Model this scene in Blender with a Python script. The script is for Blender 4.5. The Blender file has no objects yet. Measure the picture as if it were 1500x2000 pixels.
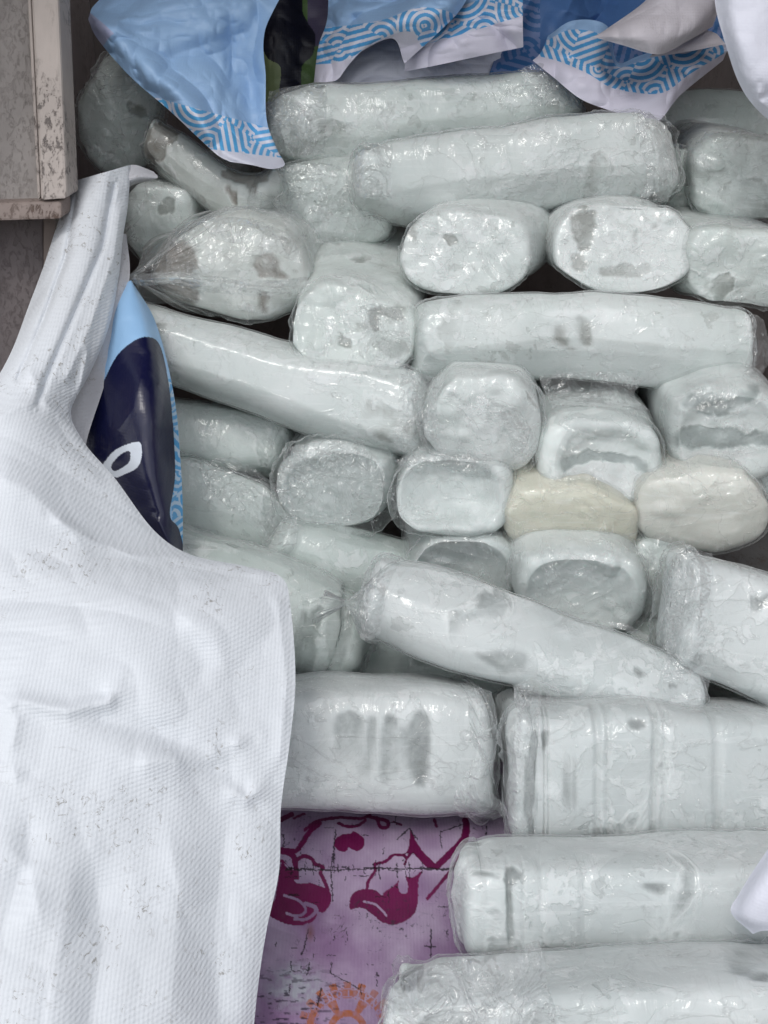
import bpy, math, random
import numpy as np
from mathutils import Vector

# ------------------------------------------------------------------ camera, world, sun, exposure
S = bpy.context.scene
COL = S.collection
PITCH = math.radians(25.0)
FPX = 1000.0 / math.tan(math.radians(25.0))
CAM = np.array([0.0, 0.0, 1.55])
FW = np.array([0.0, math.cos(PITCH), -math.sin(PITCH)])
UP = np.array([0.0, math.sin(PITCH), math.cos(PITCH)])
RT = np.array([1.0, 0.0, 0.0])
FLOOR = 0.62

cam_data = bpy.data.cameras.new('camera')
cam = bpy.data.objects.new('camera', cam_data)
COL.objects.link(cam)
cam.location = CAM
cam.rotation_euler = (math.radians(90) - PITCH, 0, 0)
cam_data.sensor_fit = 'VERTICAL'
cam_data.angle = math.radians(50.0)
cam_data.clip_start = 0.05
cam_data.clip_end = 800.0
S.camera = cam

SUN_EL, SUN_AZ = math.radians(58), math.radians(205)   # azimuth clockwise from +Y
world = bpy.data.worlds.new('World')
S.world = world
world.use_nodes = True
wn = world.node_tree
sky = wn.nodes.new('ShaderNodeTexSky')
sky.sky_type = 'NISHITA'
sky.sun_disc = False
sky.sun_elevation = SUN_EL
sky.sun_rotation = SUN_AZ
sky.dust_density = 1.5
sky.air_density = 1.0
sky.ozone_density = 1.0
bg = wn.nodes['Background']
hsv = wn.nodes.new('ShaderNodeHueSaturation')     # overcast: the blue of the clear sky is mostly gone
hsv.inputs['Saturation'].default_value = 0.20
wn.links.new(sky.outputs[0], hsv.inputs['Color'])
wn.links.new(hsv.outputs[0], bg.inputs[0])
bg.inputs[1].default_value = 0.15

sd = bpy.data.lights.new('sun', 'SUN')
sd.energy = 0.55
sd.angle = math.radians(18)
sd.color = (1.0, 0.97, 0.93)
sun = bpy.data.objects.new('sun', sd)
COL.objects.link(sun)
dirv = Vector((math.sin(SUN_AZ) * math.cos(SUN_EL), math.cos(SUN_AZ) * math.cos(SUN_EL), math.sin(SUN_EL)))
sun.rotation_euler = dirv.to_track_quat('Z', 'Y').to_euler()
sun.location = (0, -3, 6)

S.view_settings.view_transform = 'Standard'
S.view_settings.look = 'None'
S.view_settings.gamma = 1.0
S.view_settings.use_curve_mapping = False
S.view_settings.exposure = 0.42
S.render.engine = 'CYCLES'
S.cycles.use_denoising = True
S.cycles.max_bounces = 10
S.cycles.diffuse_bounces = 4
S.cycles.glossy_bounces = 4
S.cycles.transmission_bounces = 8
S.cycles.transparent_max_bounces = 16
S.cycles.caustics_reflective = False
S.cycles.caustics_refractive = False

# ------------------------------------------------------------------ maths helpers
def P(x, y, d):
    x = np.asarray(x, float); y = np.asarray(y, float); d = np.asarray(d, float)
    v = FW + ((x - 750.0) / FPX)[..., None] * RT + ((1000.0 - y) / FPX)[..., None] * UP
    return CAM + d[..., None] * v

def hash3(ix, iy, iz, seed):
    h = (ix.astype(np.int64) * 374761393 + iy.astype(np.int64) * 668265263 + iz.astype(np.int64) * 2147483647 // 7 + seed * 1274126177) & 0xffffffff
    h = ((h ^ (h >> 13)) * 1274126177) & 0xffffffff
    h = ((h ^ (h >> 16)) * 2246822519) & 0xffffffff
    return ((h >> 8) & 0xffff) / 65535.0

def vnoise(p, seed=0):
    """value noise, p (...,3) -> -1..1"""
    i = np.floor(p); f = p - i
    f = f * f * f * (f * (f * 6 - 15) + 10)
    ix, iy, iz = i[..., 0], i[..., 1], i[..., 2]
    out = 0
    for a in (0, 1):
        wx = f[..., 0] if a else 1 - f[..., 0]
        for b in (0, 1):
            wy = f[..., 1] if b else 1 - f[..., 1]
            for c in (0, 1):
                wz = f[..., 2] if c else 1 - f[..., 2]
                out = out + wx * wy * wz * hash3(ix + a, iy + b, iz + c, seed)
    return out * 2 - 1

def fbm(p, seed=0, octaves=3, gain=0.5):
    s = 0; a = 1.0; t = 0
    for k in range(octaves):
        s = s + a * vnoise(p * (2.03 ** k) + k * 7.31, seed + k)
        t += a; a *= gain
    return s / t

def ridged(p, seed=0, octaves=2):
    s = 0; a = 1.0; t = 0
    for k in range(octaves):
        s = s + a * (1 - np.abs(vnoise(p * (2.1 ** k) + k * 3.7, seed + k)) * 1.8).clip(0, 1) ** 2
        t += a; a *= 0.5
    return s / t

def catmull(ctrl, n, axis=0):
    """Catmull-Rom resample along one axis of a control array"""
    c = np.moveaxis(np.asarray(ctrl, float), axis, 0)
    m = c.shape[0]
    t = np.linspace(0, m - 1, n)
    i = np.minimum(t.astype(int), m - 2); f = (t - i)
    f = f.reshape((-1,) + (1,) * (c.ndim - 1))
    g = lambda k: c[np.clip(k, 0, m - 1)]
    p0, p1, p2, p3 = g(i - 1), g(i), g(i + 1), g(i + 2)
    p0 = np.where((i == 0).reshape(f.shape), 2 * p1 - p2, p0)
    p3 = np.where((i == m - 2).reshape(f.shape), 2 * p2 - p1, p3)
    r = 0.5 * ((2 * p1) + (-p0 + p2) * f + (2 * p0 - 5 * p1 + 4 * p2 - p3) * f ** 2 + (-p0 + 3 * p1 - 3 * p2 + p3) * f ** 3)
    return np.moveaxis(r, 0, axis)

def grid_normals(G, closed_u):
    if closed_u:
        du = np.roll(G, -1, 1) - np.roll(G, 1, 1)
    else:
        du = np.gradient(G, axis=1)
    dv = np.gradient(G, axis=0)
    n = np.cross(du, dv)
    l = np.linalg.norm(n, axis=-1, keepdims=True)
    return n / np.maximum(l, 1e-12)

def grid_mesh(name, G, closed_u=False, col=None, mat=None, parent=None, origin=None, extra=None):
    nv, nu = G.shape[:2]
    if origin is None:
        origin = G.reshape(-1, 3).mean(0)
    V = (G - origin).reshape(-1, 3)
    ui = np.arange(nu if closed_u else nu - 1); vi = np.arange(nv - 1)
    U, W = np.meshgrid(ui, vi)
    U2 = (U + 1) % nu
    F = np.stack([W * nu + U, W * nu + U2, (W + 1) * nu + U2, (W + 1) * nu + U], -1).reshape(-1, 4)
    me = bpy.data.meshes.new(name)
    me.vertices.add(len(V)); me.vertices.foreach_set('co', V.astype(np.float32).ravel())
    me.loops.add(F.size); me.loops.foreach_set('vertex_index', F.astype(np.int32).ravel())
    me.polygons.add(len(F)); me.polygons.foreach_set('loop_start', (np.arange(len(F)) * 4).astype(np.int32))
    me.update(calc_edges=True)
    me.polygons.foreach_set('use_smooth', np.ones(len(F), bool))
    uv = me.uv_layers.new(name='UVMap')
    uu = (np.arange(nu + 1) / max(nu - (0 if closed_u else 1), 1)); vv = np.arange(nv) / (nv - 1)
    cu = np.stack([uu[U], uu[U + 1], uu[U + 1], uu[U]], -1); cv = np.stack([vv[W], vv[W], vv[W + 1], vv[W + 1]], -1)
    uv.data.foreach_set('uv', np.stack([cu, cv], -1).astype(np.float32).ravel())
    if col is not None:
        a = me.color_attributes.new('print', 'FLOAT_COLOR', 'POINT')
        c = np.ones((len(V), 4), np.float32); c[:, :3] = col.reshape(-1, 3)
        a.data.foreach_set('color', c.ravel())
    if extra is not None:
        for k, arr in extra.items():
            a = me.attributes.new(k, 'FLOAT', 'POINT'); a.data.foreach_set('value', arr.astype(np.float32).ravel())
    o = bpy.data.objects.new(name, me); COL.objects.link(o)
    if parent is not None:
        o.parent = parent
        o.location = Vector(origin) - parent.location
    else:
        o.location = origin
    if mat: me.materials.append(mat)
    return o

def thing(name, label, cat, loc, group=None):
    o = bpy.data.objects.new(name, None); COL.objects.link(o)
    o.location = loc; o.empty_display_size = 0.05
    o['label'] = label; o['category'] = cat
    if group: o['group'] = group
    return o

def tag(o, label, cat, group=None):
    o['label'] = label; o['category'] = cat
    if group: o['group'] = group
    return o

def lin(r, g, b):
    f = lambda c: (c / 255 / 12.92) if c <= 10 else ((c / 255 + 0.055) / 1.055) ** 2.4
    return (f(r), f(g), f(b))

# ------------------------------------------------------------------ material helpers
class NT:
    def __init__(s, name):
        s.m = bpy.data.materials.new(name); s.m.use_nodes = True
        s.t = s.m.node_tree; s.t.nodes.clear()
        s.out = s.t.nodes.new('ShaderNodeOutputMaterial')
    def n(s, typ, _props=None, **ins):
        nd = s.t.nodes.new(typ)
        for k, v in (_props or {}).items(): setattr(nd, k, v)
        for k, v in ins.items():
            k = k.replace('_', ' ')
            s.set(nd.inputs[k], v)
        return nd
    def set(s, sock, v):
        if isinstance(v, bpy.types.NodeSocket): s.t.links.new(v, sock)
        elif isinstance(v, tuple) and len(v) == 3 and sock.type == 'RGBA': sock.default_value = (*v, 1)
        else: sock.default_value = v
    def math(s, op, a, b=0.0, clamp=False):
        nd = s.t.nodes.new('ShaderNodeMath'); nd.operation = op; nd.use_clamp = clamp
        s.set(nd.inputs[0], a); s.set(nd.inputs[1], b); return nd.outputs[0]
    def mix(s, fac, a, b, mode='MIX'):
        nd = s.t.nodes.new('ShaderNodeMix'); nd.data_type = 'RGBA'; nd.blend_type = mode
        s.set(nd.inputs[0], fac); s.set(nd.inputs[6], a); s.set(nd.inputs[7], b); return nd.outputs[2]
    def ramp(s, fac, stops):
        nd = s.t.nodes.new('ShaderNodeValToRGB'); s.set(nd.inputs[0], fac)
        e = nd.color_ramp.elements
        while len(e) < len(stops): e.new(0.5)
        for k, (p, c) in enumerate(stops):
            e[k].position = p; e[k].color = (*c, 1) if isinstance(c, tuple) else (c, c, c, 1)
        return nd.outputs[0]
    def mapr(s, v, a, b, c=0.0, d=1.0):
        nd = s.t.nodes.new('ShaderNodeMapRange'); nd.interpolation_type = 'SMOOTHSTEP'
        s.set(nd.inputs[0], v); 
        for k, x in enumerate((a, b, c, d)): s.set(nd.inputs[k + 1], x)
        return nd.outputs[0]
    def noise(s, co, scale, detail=4, rough=0.55, dist=0.0):
        nd = s.n('ShaderNodeTexNoise', Vector=co, Scale=scale, Detail=detail, Roughness=rough, Distortion=dist)
        return nd.outputs[0]
    def vmap(s, co, scale=(1, 1, 1), rot=(0, 0, 0)):
        nd = s.n('ShaderNodeMapping', Vector=co); nd.inputs['Scale'].default_value = scale; nd.inputs['Rotation'].default_value = rot
        return nd.outputs[0]
    def bump(s, h, strength, dist=0.001, normal=None):
        nd = s.n('ShaderNodeBump', Height=h, Strength=strength, Distance=dist)
        if normal is not None: s.set(nd.inputs['Normal'], normal)
        return nd.outputs[0]
    def objco(s):
        tc = s.n('ShaderNodeTexCoord'); oi = s.n('ShaderNodeObjectInfo')
        rv = s.t.nodes.new('ShaderNodeVectorMath'); rv.operation = 'SCALE'
        rv.inputs[0].default_value = (13.7, 7.1, 9.3); s.set(rv.inputs[3], oi.outputs['Random'])
        ad = s.t.nodes.new('ShaderNodeVectorMath'); ad.operation = 'ADD'
        s.set(ad.inputs[0], tc.outputs['Object']); s.set(ad.inputs[1], rv.outputs[0])
        return ad.outputs[0]
    def done(s, sh):
        s.t.links.new(sh, s.out.inputs[0]); return s.m

def ice_mat(name, frost=(0.70, 0.745, 0.725), milky=(0.50, 0.56, 0.54), wet=(0.27, 0.30, 0.285), clear=0.30, trans=0.0, rough=0.5, sss=0.45, crust=1.0):
    """frosted ice: white rime over milky ice, with sharp-edged wet clear patches"""
    m = NT(name); co = m.objco()
    big = m.noise(co, 5, 2, 0.5, 0.4)
    med = m.noise(co, 15, 5, 0.6, 0.5)
    fine = m.noise(co, 150, 3, 0.6)
    base = m.mix(m.mapr(big, 0.36, 0.64), milky, frost)
    base = m.mix(m.mapr(med, 0.45, 0.70, 0.0, 0.6), base, frost)
    pn = m.noise(co, 10, 5, 0.5, 0.5)
    a = 0.5 + (0.55 - clear) * 0.35
    patch = m.mapr(pn, a + 0.02, a + 0.075)
    gate = m.mapr(m.noise(co, 4.5, 1, 0.5), 0.42, 0.52)
    patch = m.math('MULTIPLY', patch, gate)
    aw = m.n('ShaderNodeAttribute', {'attribute_name': 'wet'}).outputs['Fac']
    am = m.n('ShaderNodeAttribute', {'attribute_name': 'milk'}).outputs['Fac']
    patch = m.math('MAXIMUM', patch, aw)
    rim = m.math('MULTIPLY', m.mapr(pn, a - 0.012, a + 0.03), m.math('SUBTRACT', 1.0, patch))
    rim = m.math('MULTIPLY', rim, gate)
    base = m.mix(m.math('MULTIPLY', rim, 0.4 * crust), base, (0.88, 0.91, 0.90))
    wetc = m.mix(m.mapr(med, 0.35, 0.7), wet, milky)
    base = m.mix(m.math('MULTIPLY', patch, 0.85), base, wetc)
    base = m.mix(m.math('MULTIPLY', am, 0.8), base, (0.86, 0.89, 0.88))
    fl = m.noise(co, 38, 5, 0.6, 0.4)
    flake = m.math('MULTIPLY', m.mapr(fl, 0.52, 0.57), m.mapr(m.noise(co, 8, 3), 0.46, 0.56))
    base = m.mix(m.math('MULTIPLY', flake, 0.35 * crust), base, (0.9, 0.92, 0.92))
    f2 = m.noise(co, 16, 6, 0.62, 0.8)
    shl = m.math('MULTIPLY', m.mapr(f2, 0.545, 0.57), m.mapr(m.noise(co, 6.5, 2), 0.44, 0.54))
    sln = m.math('MULTIPLY', m.math('MULTIPLY', m.mapr(f2, 0.535, 0.543), m.mapr(f2, 0.543, 0.551, 1.0, 0.0)), m.mapr(m.noise(co, 6.5, 2), 0.44, 0.54))
    base = m.mix(m.math('MULTIPLY', shl, 0.20 * crust), base, (0.9, 0.92, 0.92))
    base = m.mix(m.math('MULTIPLY', sln, 0.05 * crust), base, wet)  # shadow lines round the flakes, painted into the base colour
    scr = m.noise(m.vmap(co, (14, 14, 220), (0.2, 0.3, 0.1)), 1, 4, 0.6, 0.3)
    base = m.mix(m.math('MULTIPLY', m.mapr(scr, 0.56, 0.66), 0.22), base, (0.9, 0.92, 0.92))
    pit = m.math('MULTIPLY', m.mapr(fl, 0.36, 0.40, 1.0, 0.0), m.mapr(m.noise(co, 7, 3, 0.5, 0.3), 0.50, 0.58))
    base = m.mix(m.math('MULTIPLY', pit, 0.28 * crust), base, wet)
    base_marks = aw
    # thin dark pressure lines
    vor = m.n('ShaderNodeTexVoronoi', {'feature': 'DISTANCE_TO_EDGE'}, Scale=9.0)
    wrp = m.n('ShaderNodeTexNoise', Vector=co, Scale=11.0, Detail=4.0)
    mx = m.t.nodes.new('ShaderNodeMix'); mx.data_type = 'VECTOR'; mx.inputs[0].default_value = 0.12
    m.set(mx.inputs[4], co); m.set(mx.inputs[5], wrp.outputs[1]); m.set(vor.inputs['Vector'], mx.outputs[1])
    line = m.math('MULTIPLY', m.mapr(vor.outputs[0], 0.0, 0.012, 1.0, 0.0), m.mapr(m.noise(co, 6, 2), 0.56, 0.64))
    base = m.mix(m.math('MULTIPLY', line, 0.06), base, (0.22, 0.23, 0.22))
    # small bubbles and specks
    v2 = m.n('ShaderNodeTexVoronoi', {'feature': 'F1'}, Vector=co, Scale=75.0)
    spk = m.math('MULTIPLY', m.mapr(v2.outputs[0], 0.08, 0.16, 1.0, 0.0), m.mapr(m.noise(co, 9, 2), 0.55, 0.66))
    base = m.mix(m.math('MULTIPLY', spk, 0.6), base, (0.86, 0.88, 0.88))
    base = m.mix(m.math('MULTIPLY', aw, m.mapr(m.noise(co, 60, 4, 0.7), 0.35, 0.6, 0.45, 0.85)), base, m.mix(m.mapr(med, 0.3, 0.75), wet, m.mix(0.35, wet, milky)))
    h = m.math('ADD', m.math('MULTIPLY', med, 0.35), m.math('MULTIPLY', fine, 0.05))
    h = m.math('ADD', h, m.math('MULTIPLY', m.math('ADD', flake, shl), 0.35 * crust)); h = m.math('SUBTRACT', h, m.math('MULTIPLY', pit, 0.3)); h = m.math('ADD', h, m.math('MULTIPLY', rim, 0.35)); h = m.math('SUBTRACT', h, m.math('MULTIPLY', patch, 0.25))
    h = m.math('SUBTRACT', h, m.math('MULTIPLY', line, 0.15)); h = m.math('ADD', h, m.math('MULTIPLY', spk, 0.5))
    nrm = m.bump(h, 0.5, 0.005)
    rg = m.math('SUBTRACT', rough + 0.1, m.math('MULTIPLY', patch, 0.32), True)
    p = m.n('ShaderNodeBsdfPrincipled', Base_Color=base, Roughness=rg, IOR=1.31, Normal=nrm)
    p.inputs['Subsurface Weight'].default_value = sss
    p.inputs['Subsurface Radius'].default_value = (0.010, 0.013, 0.0125)
    p.inputs['Subsurface Scale'].default_value = 1.0
    if trans > 0:
        m.set(p.inputs['Transmission Weight'], m.mapr(med, 0.35, 0.7, trans, trans * 0.25))
    return m.done(p.outputs[0])

def film_mat(name, haze=0.12, tint=(0.86, 0.88, 0.88), gloss=0.09, stripes=1.0, bmp=0.35, spec=1.0, streak=1.0):
    """thin clear polythene: mostly see-through, crease streaks and rim painted white as highlights, glossy"""
    m = NT(name); co = m.objco()
    st = m.vmap(co, (46, 7, 34), (0.3, 0.5, 0.4))
    n1 = m.noise(st, 0.5, 4, 0.55, 1.2)
    n2 = m.noise(m.vmap(co, (1.0, 1.0, 1.7), (0.4, 0.9, 0.2)), 11, 4, 0.5, 1.0)
    r1 = m.math('ABSOLUTE', m.math('SUBTRACT', n2, 0.5)); ridge = m.mapr(r1, 0.0, 0.012, 1.0, 0.0)
    r2 = m.math('ABSOLUTE', m.math('SUBTRACT', n1, 0.5)); ridge2 = m.mapr(r2, 0.0, 0.016, 1.0, 0.0)
    cr = m.n('ShaderNodeAttribute', {'attribute_name': 'crease'}).outputs['Fac']
    crs = m.math('ADD', 0.15, m.math('MULTIPLY', cr, 0.85))
    hz = m.math('ADD', haze, m.math('MULTIPLY', m.math('ADD', m.math('MULTIPLY', ridge, 0.22 * streak), m.math('MULTIPLY', ridge2, 0.25 * stripes * streak)), crs), True)  # streak highlights along the creases, painted as white haze
    hz = m.math('MULTIPLY', hz, m.mapr(m.noise(co, 9, 2), 0.3, 0.7, 0.35, 1.25), True)
    h = m.math('ADD', m.math('MULTIPLY', n1, 1.1), m.math('MULTIPLY', n2, 0.8))
    h = m.math('ADD', h, m.math('MULTIPLY', ridge, 0.25))
    nrm = m.bump(h, bmp, 0.009)
    lw = m.n('ShaderNodeLayerWeight', Blend=0.5)
    edge = m.mapr(lw.outputs['Facing'], 0.55, 1.0, 0.0, 0.42)  # bright outline at grazing angles, painted as extra white haze
    hz = m.math('ADD', hz, edge, True)
    tr = m.n('ShaderNodeBsdfTransparent', Color=(0.97, 0.975, 0.975))
    df = m.n('ShaderNodeBsdfDiffuse', Color=tint, Normal=nrm)
    tl = m.n('ShaderNodeBsdfTranslucent', Color=tint, Normal=nrm)
    dm = m.n('ShaderNodeMixShader'); m.set(dm.inputs[0], 0.35); m.set(dm.inputs[1], df.outputs[0]); m.set(dm.inputs[2], tl.outputs[0])
    mx = m.n('ShaderNodeMixShader'); m.set(mx.inputs[0], hz); m.set(mx.inputs[1], tr.outputs[0]); m.set(mx.inputs[2], dm.outputs[0])
    gl = m.n('ShaderNodeBsdfGlossy', Color=(1.0, 1.0, 1.0), Roughness=gloss, Normal=nrm)
    fr = m.n('ShaderNodeFresnel', IOR=1.5, Normal=nrm)
    fx = m.math('MULTIPLY', m.math('MINIMUM', m.math('ADD', fr.outputs[0], 0.02), 0.15 * spec), m.math('ADD', 0.7, m.math('MULTIPLY', ridge, 0.8)), True)
    m2 = m.n('ShaderNodeMixShader'); m.set(m2.inputs[0], fx); m.set(m2.inputs[1], mx.outputs[0]); m.set(m2.inputs[2], gl.outputs[0])
    return m.done(m2.outputs[0])

def fabric_mat(name, base, rough=0.55, use_print=False, weave=0.5, dirt=0.5, dirtcol=(0.20, 0.17, 0.13), wscale=420.0, spec=0.4, wrinkle=0.5):
    m = NT(name)
    tc = m.n('ShaderNodeTexCoord'); co = tc.outputs['Object']
    if use_print: colr = m.n('ShaderNodeAttribute', {'attribute_name': 'print'}).outputs['Color']
    else: colr = m.n('ShaderNodeRGB').outputs[0]; colr.default_value = (*base, 1)
    mot = m.noise(co, 6, 4, 0.6, 0.3)
    colr = m.mix(m.mapr(mot, 0.3, 0.75, 0.0, 0.16 * dirt), colr, m.mix(0.5, colr, dirtcol))
    sp = m.noise(m.vmap(co, (1.3, 1, 1.3)), 110, 6, 0.72, 0.8)
    gate = m.noise(co, 8.5, 3, 0.6)
    spm = m.math('MULTIPLY', m.mapr(sp, 0.565, 0.63), m.mapr(gate, 0.50, 0.62))
    colr = m.mix(m.math('MULTIPLY', spm, 0.75 * dirt), colr, dirtcol)
    sc = m.noise(m.vmap(co, (30, 220, 110), (0.5, 0.2, 0.9)), 1, 5, 0.7, 0.8)
    scm = m.math('MULTIPLY', m.mapr(sc, 0.60, 0.66), m.mapr(m.noise(co, 11, 2), 0.45, 0.6))
    colr = m.mix(m.math('MULTIPLY', scm, 0.2 * dirt), colr, dirtcol)
    uv = tc.outputs['UV']
    wv = m.noise(m.vmap(co, (wscale * 0.35, wscale * 0.35, wscale * 2.2)), 1, 2, 0.4)
    wh = m.noise(m.vmap(co, (wscale * 2.2, wscale * 0.35, wscale * 0.35)), 1, 2, 0.4)
    wz = m.n('ShaderNodeTexWave', {'wave_type': 'BANDS', 'bands_direction': 'Z'}, Vector=co, Scale=wscale * 0.20, Distortion=1.5, Detail=2.0, Detail_Scale=1.5)
    wx = m.n('ShaderNodeTexWave', {'wave_type': 'BANDS', 'bands_direction': 'X'}, Vector=co, Scale=wscale * 0.20, Distortion=1.5, Detail=2.0, Detail_Scale=1.5)
    h = m.math('ADD', m.math('MULTIPLY', m.math('ADD', wv, wh), 0.15), m.math('ADD', m.math('MULTIPLY', wz.outputs[1], 0.6), m.math('MULTIPLY', wx.outputs[1], 0.4)))
    nr = m.bump(h, weave, 0.0007)
    wr = m.noise(co, 22, 5, 0.6, 0.6)
    nr = m.bump(wr, wrinkle, 0.004, nr)
    p = m.n('ShaderNodeBsdfPrincipled', Base_Color=colr, Roughness=rough, Normal=nr)
    p.inputs['Specular IOR Level'].default_value = spec
    return m.done(p.outputs[0])

def paint_mat(name, base, rust=(0.09, 0.055, 0.04), amt=0.5, rough=0.6, streak=(4, 4, 1)):
    m = NT(name); co = m.n('ShaderNodeTexCoord').outputs['Object']
    mot = m.noise(m.vmap(co, streak), 4, 4, 0.6, 0.3)
    c = m.mix(m.mapr(mot, 0.3, 0.7, 0, 0.45), base, tuple(x * 0.66 for x in base))
    sp = m.noise(m.vmap(co, (1.4, 1, 0.7)), 95, 7, 0.78, 0.4); gt = m.noise(m.vmap(co, (3.0, 1, 0.5)), 5, 3, 0.6)
    k = m.math('MULTIPLY', m.mapr(sp, 0.515, 0.60), m.mapr(gt, 0.40, 0.60))
    c = m.mix(m.math('MULTIPLY', k, amt), c, rust)
    gr = m.noise(m.vmap(co, (60, 60, 2.5)), 1, 4, 0.6)
    c = m.mix(m.mapr(gr, 0.55, 0.75, 0, 0.25), c, tuple(x * 0.5 for x in base))
    nr = m.bump(m.math('SUBTRACT', m.math('ADD', m.math('MULTIPLY', gr, 0.4), mot), k), 0.5, 0.002)
    p = m.n('ShaderNodeBsdfPrincipled', Base_Color=c, Roughness=rough, Normal=nr)
    return m.done(p.outputs[0])

# ------------------------------------------------------------------ the setting: truck box and ground
def box(name, lo, hi, mat, parent=None, bevel=0.0, segs=2):
    lo = np.array(lo, float); hi = np.array(hi, float); c = (lo + hi) / 2; h = (hi - lo) / 2
    vs = [(sx * h[0], sy * h[1], sz * h[2]) for sx in (-1, 1) for sy in (-1, 1) for sz in (-1, 1)]
    fs = [(0, 1, 3, 2), (4, 6, 7, 5), (0, 4, 5, 1), (2, 3, 7, 6), (0, 2, 6, 4), (1, 5, 7, 3)]
    me = bpy.data.meshes.new(name); me.from_pydata(vs, [], fs); me.update(); me.materials.append(mat)
    o = bpy.data.objects.new(name, me); COL.objects.link(o)
    if parent is not None: o.parent = parent; o.location = Vector(c) - parent.location
    else: o.location = c
    if bevel:
        b = o.modifiers.new('bevel', 'BEVEL'); b.width = bevel; b.segments = segs
    return o

M_wall = paint_mat('painted_wall', (0.20, 0.165, 0.155), amt=0.1)
M_side = paint_mat('painted_side', (0.50, 0.44, 0.43), amt=0.35)
M_bed = paint_mat('bed_floor', (0.16, 0.16, 0.16), amt=0.5)
M_ground = paint_mat('asphalt', (0.10, 0.10, 0.10), amt=0.3, rough=0.9)
def struct(o): o['kind'] = 'structure'; return o
struct(box('ground', (-60, -60, -0.2), (60, 60, 0.0), M_ground))
struct(box('floor', (-0.85, 0.35, FLOOR - 0.08), (1.05, 2.55, FLOOR - 0.004), M_bed))
struct(box('back_wall', (-0.85, 2.55, FLOOR - 0.08), (1.05, 2.60, 2.25), M_wall))
struct(box('side_wall', (-0.67, 1.30, FLOOR - 0.08), (-0.62, 2.548, 2.25), M_side))
struct(box('side_wall', (1.053, 0.95, FLOOR - 0.08), (1.10, 2.548, 2.25), M_side))
struct(box('ceiling', (-0.90, 1.34, 2.253), (1.10, 2.60, 2.30), M_wall))

# painted panel at upper left
M_pb = paint_mat('old_paint_board', (0.33, 0.30, 0.285), amt=0.05)
M_ps = paint_mat('old_paint_stile', (0.50, 0.44, 0.405), rust=(0.10, 0.085, 0.08), amt=0.9)
M_pr = paint_mat('old_paint_rail', (0.31, 0.25, 0.225), amt=0.9)

M_lb = paint_mat('old_paint_lower', (0.20, 0.17, 0.17), amt=0.05)

def slab(name, pts, d, thick, mat, parent, bevel=0.002):
    """outline given where the panel stands, extruded back along the world's +Y"""
    A = np.array([P(x, y, d if np.isscalar(d) else dd) for (x, y), dd in zip(pts, d if not np.isscalar(d) else [d] * len(pts))])
    Bk = A + np.array([0, thick, 0]); n = len(A); org = A.mean(0)
    V = np.concatenate([A, Bk]) - org
    fs = [tuple(range(n))[::-1], tuple(range(n, 2 * n))] + [(i, (i + 1) % n, n + (i + 1) % n, n + i) for i in range(n)]
    me = bpy.data.meshes.new(name); me.from_pydata([tuple(v) for v in V], [], fs); me.update(); me.materials.append(mat)
    o = bpy.data.objects.new(name, me); COL.objects.link(o); o.parent = parent; o.location = Vector(org) - parent.location
    b = o.modifiers.new('bevel', 'BEVEL'); b.width = bevel; b.segments = 2
    return o
pt = thing('framed_panel', 'old dirty cream painted panel with raised frame and bottom rail, left of the ice', 'panel', tuple(P(60, 430, 1.45)))
slab('board', [(-260, -90), (58, -90), (84, 397), (-260, 408)], 1.47, 0.02, M_pb, pt)
slab('stile', [(56, -90), (110, -90), (131, 388), (79, 392)], 1.44, 0.062, M_ps, pt, 0.004)
slab('bead', [(49, -90), (56, -90), (79, 385), (73, 392)], 1.445, 0.02, M_ps, pt, 0.003)
slab('bottom_rail', [(-260, 403), (120, 392), (120, 428), (-260, 440)], 1.445, 0.05, M_pr, pt, 0.004)

slab('lower_board', [(-300, 436), (84, 426), (84, 700), (-60, 1000), (-300, 1000)], 1.53, 0.02, M_lb, pt)
slab('lower_stile', [(84, 426), (108, 424), (104, 700), (84, 700)], 1.525, 0.03, M_pr, pt)

# ------------------------------------------------------------------ bagged ice
M_ice = {
 'frost': ice_mat('ice_frosted', frost=(0.74, 0.79, 0.76), milky=(0.64, 0.70, 0.67), wet=(0.30, 0.32, 0.295), clear=0.32, sss=0.30),
 'frosty': ice_mat('ice_white_rime', frost=(0.75, 0.785, 0.77), milky=(0.66, 0.71, 0.69), wet=(0.27, 0.275, 0.25), clear=0.24, sss=0.30),
 'patchy': ice_mat('ice_patchy', frost=(0.72, 0.75, 0.72), milky=(0.60, 0.635, 0.60), wet=(0.22, 0.185, 0.155), clear=0.30, sss=0.30),
 'grey': ice_mat('ice_grey', frost=(0.70, 0.76, 0.73), milky=(0.58, 0.65, 0.62), wet=(0.32, 0.36, 0.34), clear=0.34, trans=0.05, rough=0.35, sss=0.30),
 'clear': ice_mat('ice_clear', frost=(0.80, 0.85, 0.83), milky=(0.70, 0.76, 0.74), wet=(0.40, 0.45, 0.44), clear=0.10, trans=0.2, rough=0.18, sss=0.30, crust=0.3),
 'yellow': ice_mat('ice_yellow', frost=(0.78, 0.77, 0.66), milky=(0.68, 0.665, 0.55), wet=(0.48, 0.47, 0.39), clear=0.05, rough=0.22, sss=0.5, crust=0.1),
 'cream': ice_mat('ice_cream', frost=(0.77, 0.77, 0.71), milky=(0.68, 0.68, 0.62), wet=(0.50, 0.50, 0.44), clear=0.05, rough=0.22, sss=0.5, crust=0.1),
 'near': ice_mat('ice_near', frost=(0.68, 0.71, 0.705), milky=(0.60, 0.64, 0.635), wet=(0.23, 0.25, 0.245), clear=0.28, sss=0.30),
}
M_film = film_mat('polythene_bag', haze=0.03)
M_film2 = film_mat('polythene_bag_loose', haze=0.06, gloss=0.08, bmp=0.65, spec=1.4, streak=0.9)
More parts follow.
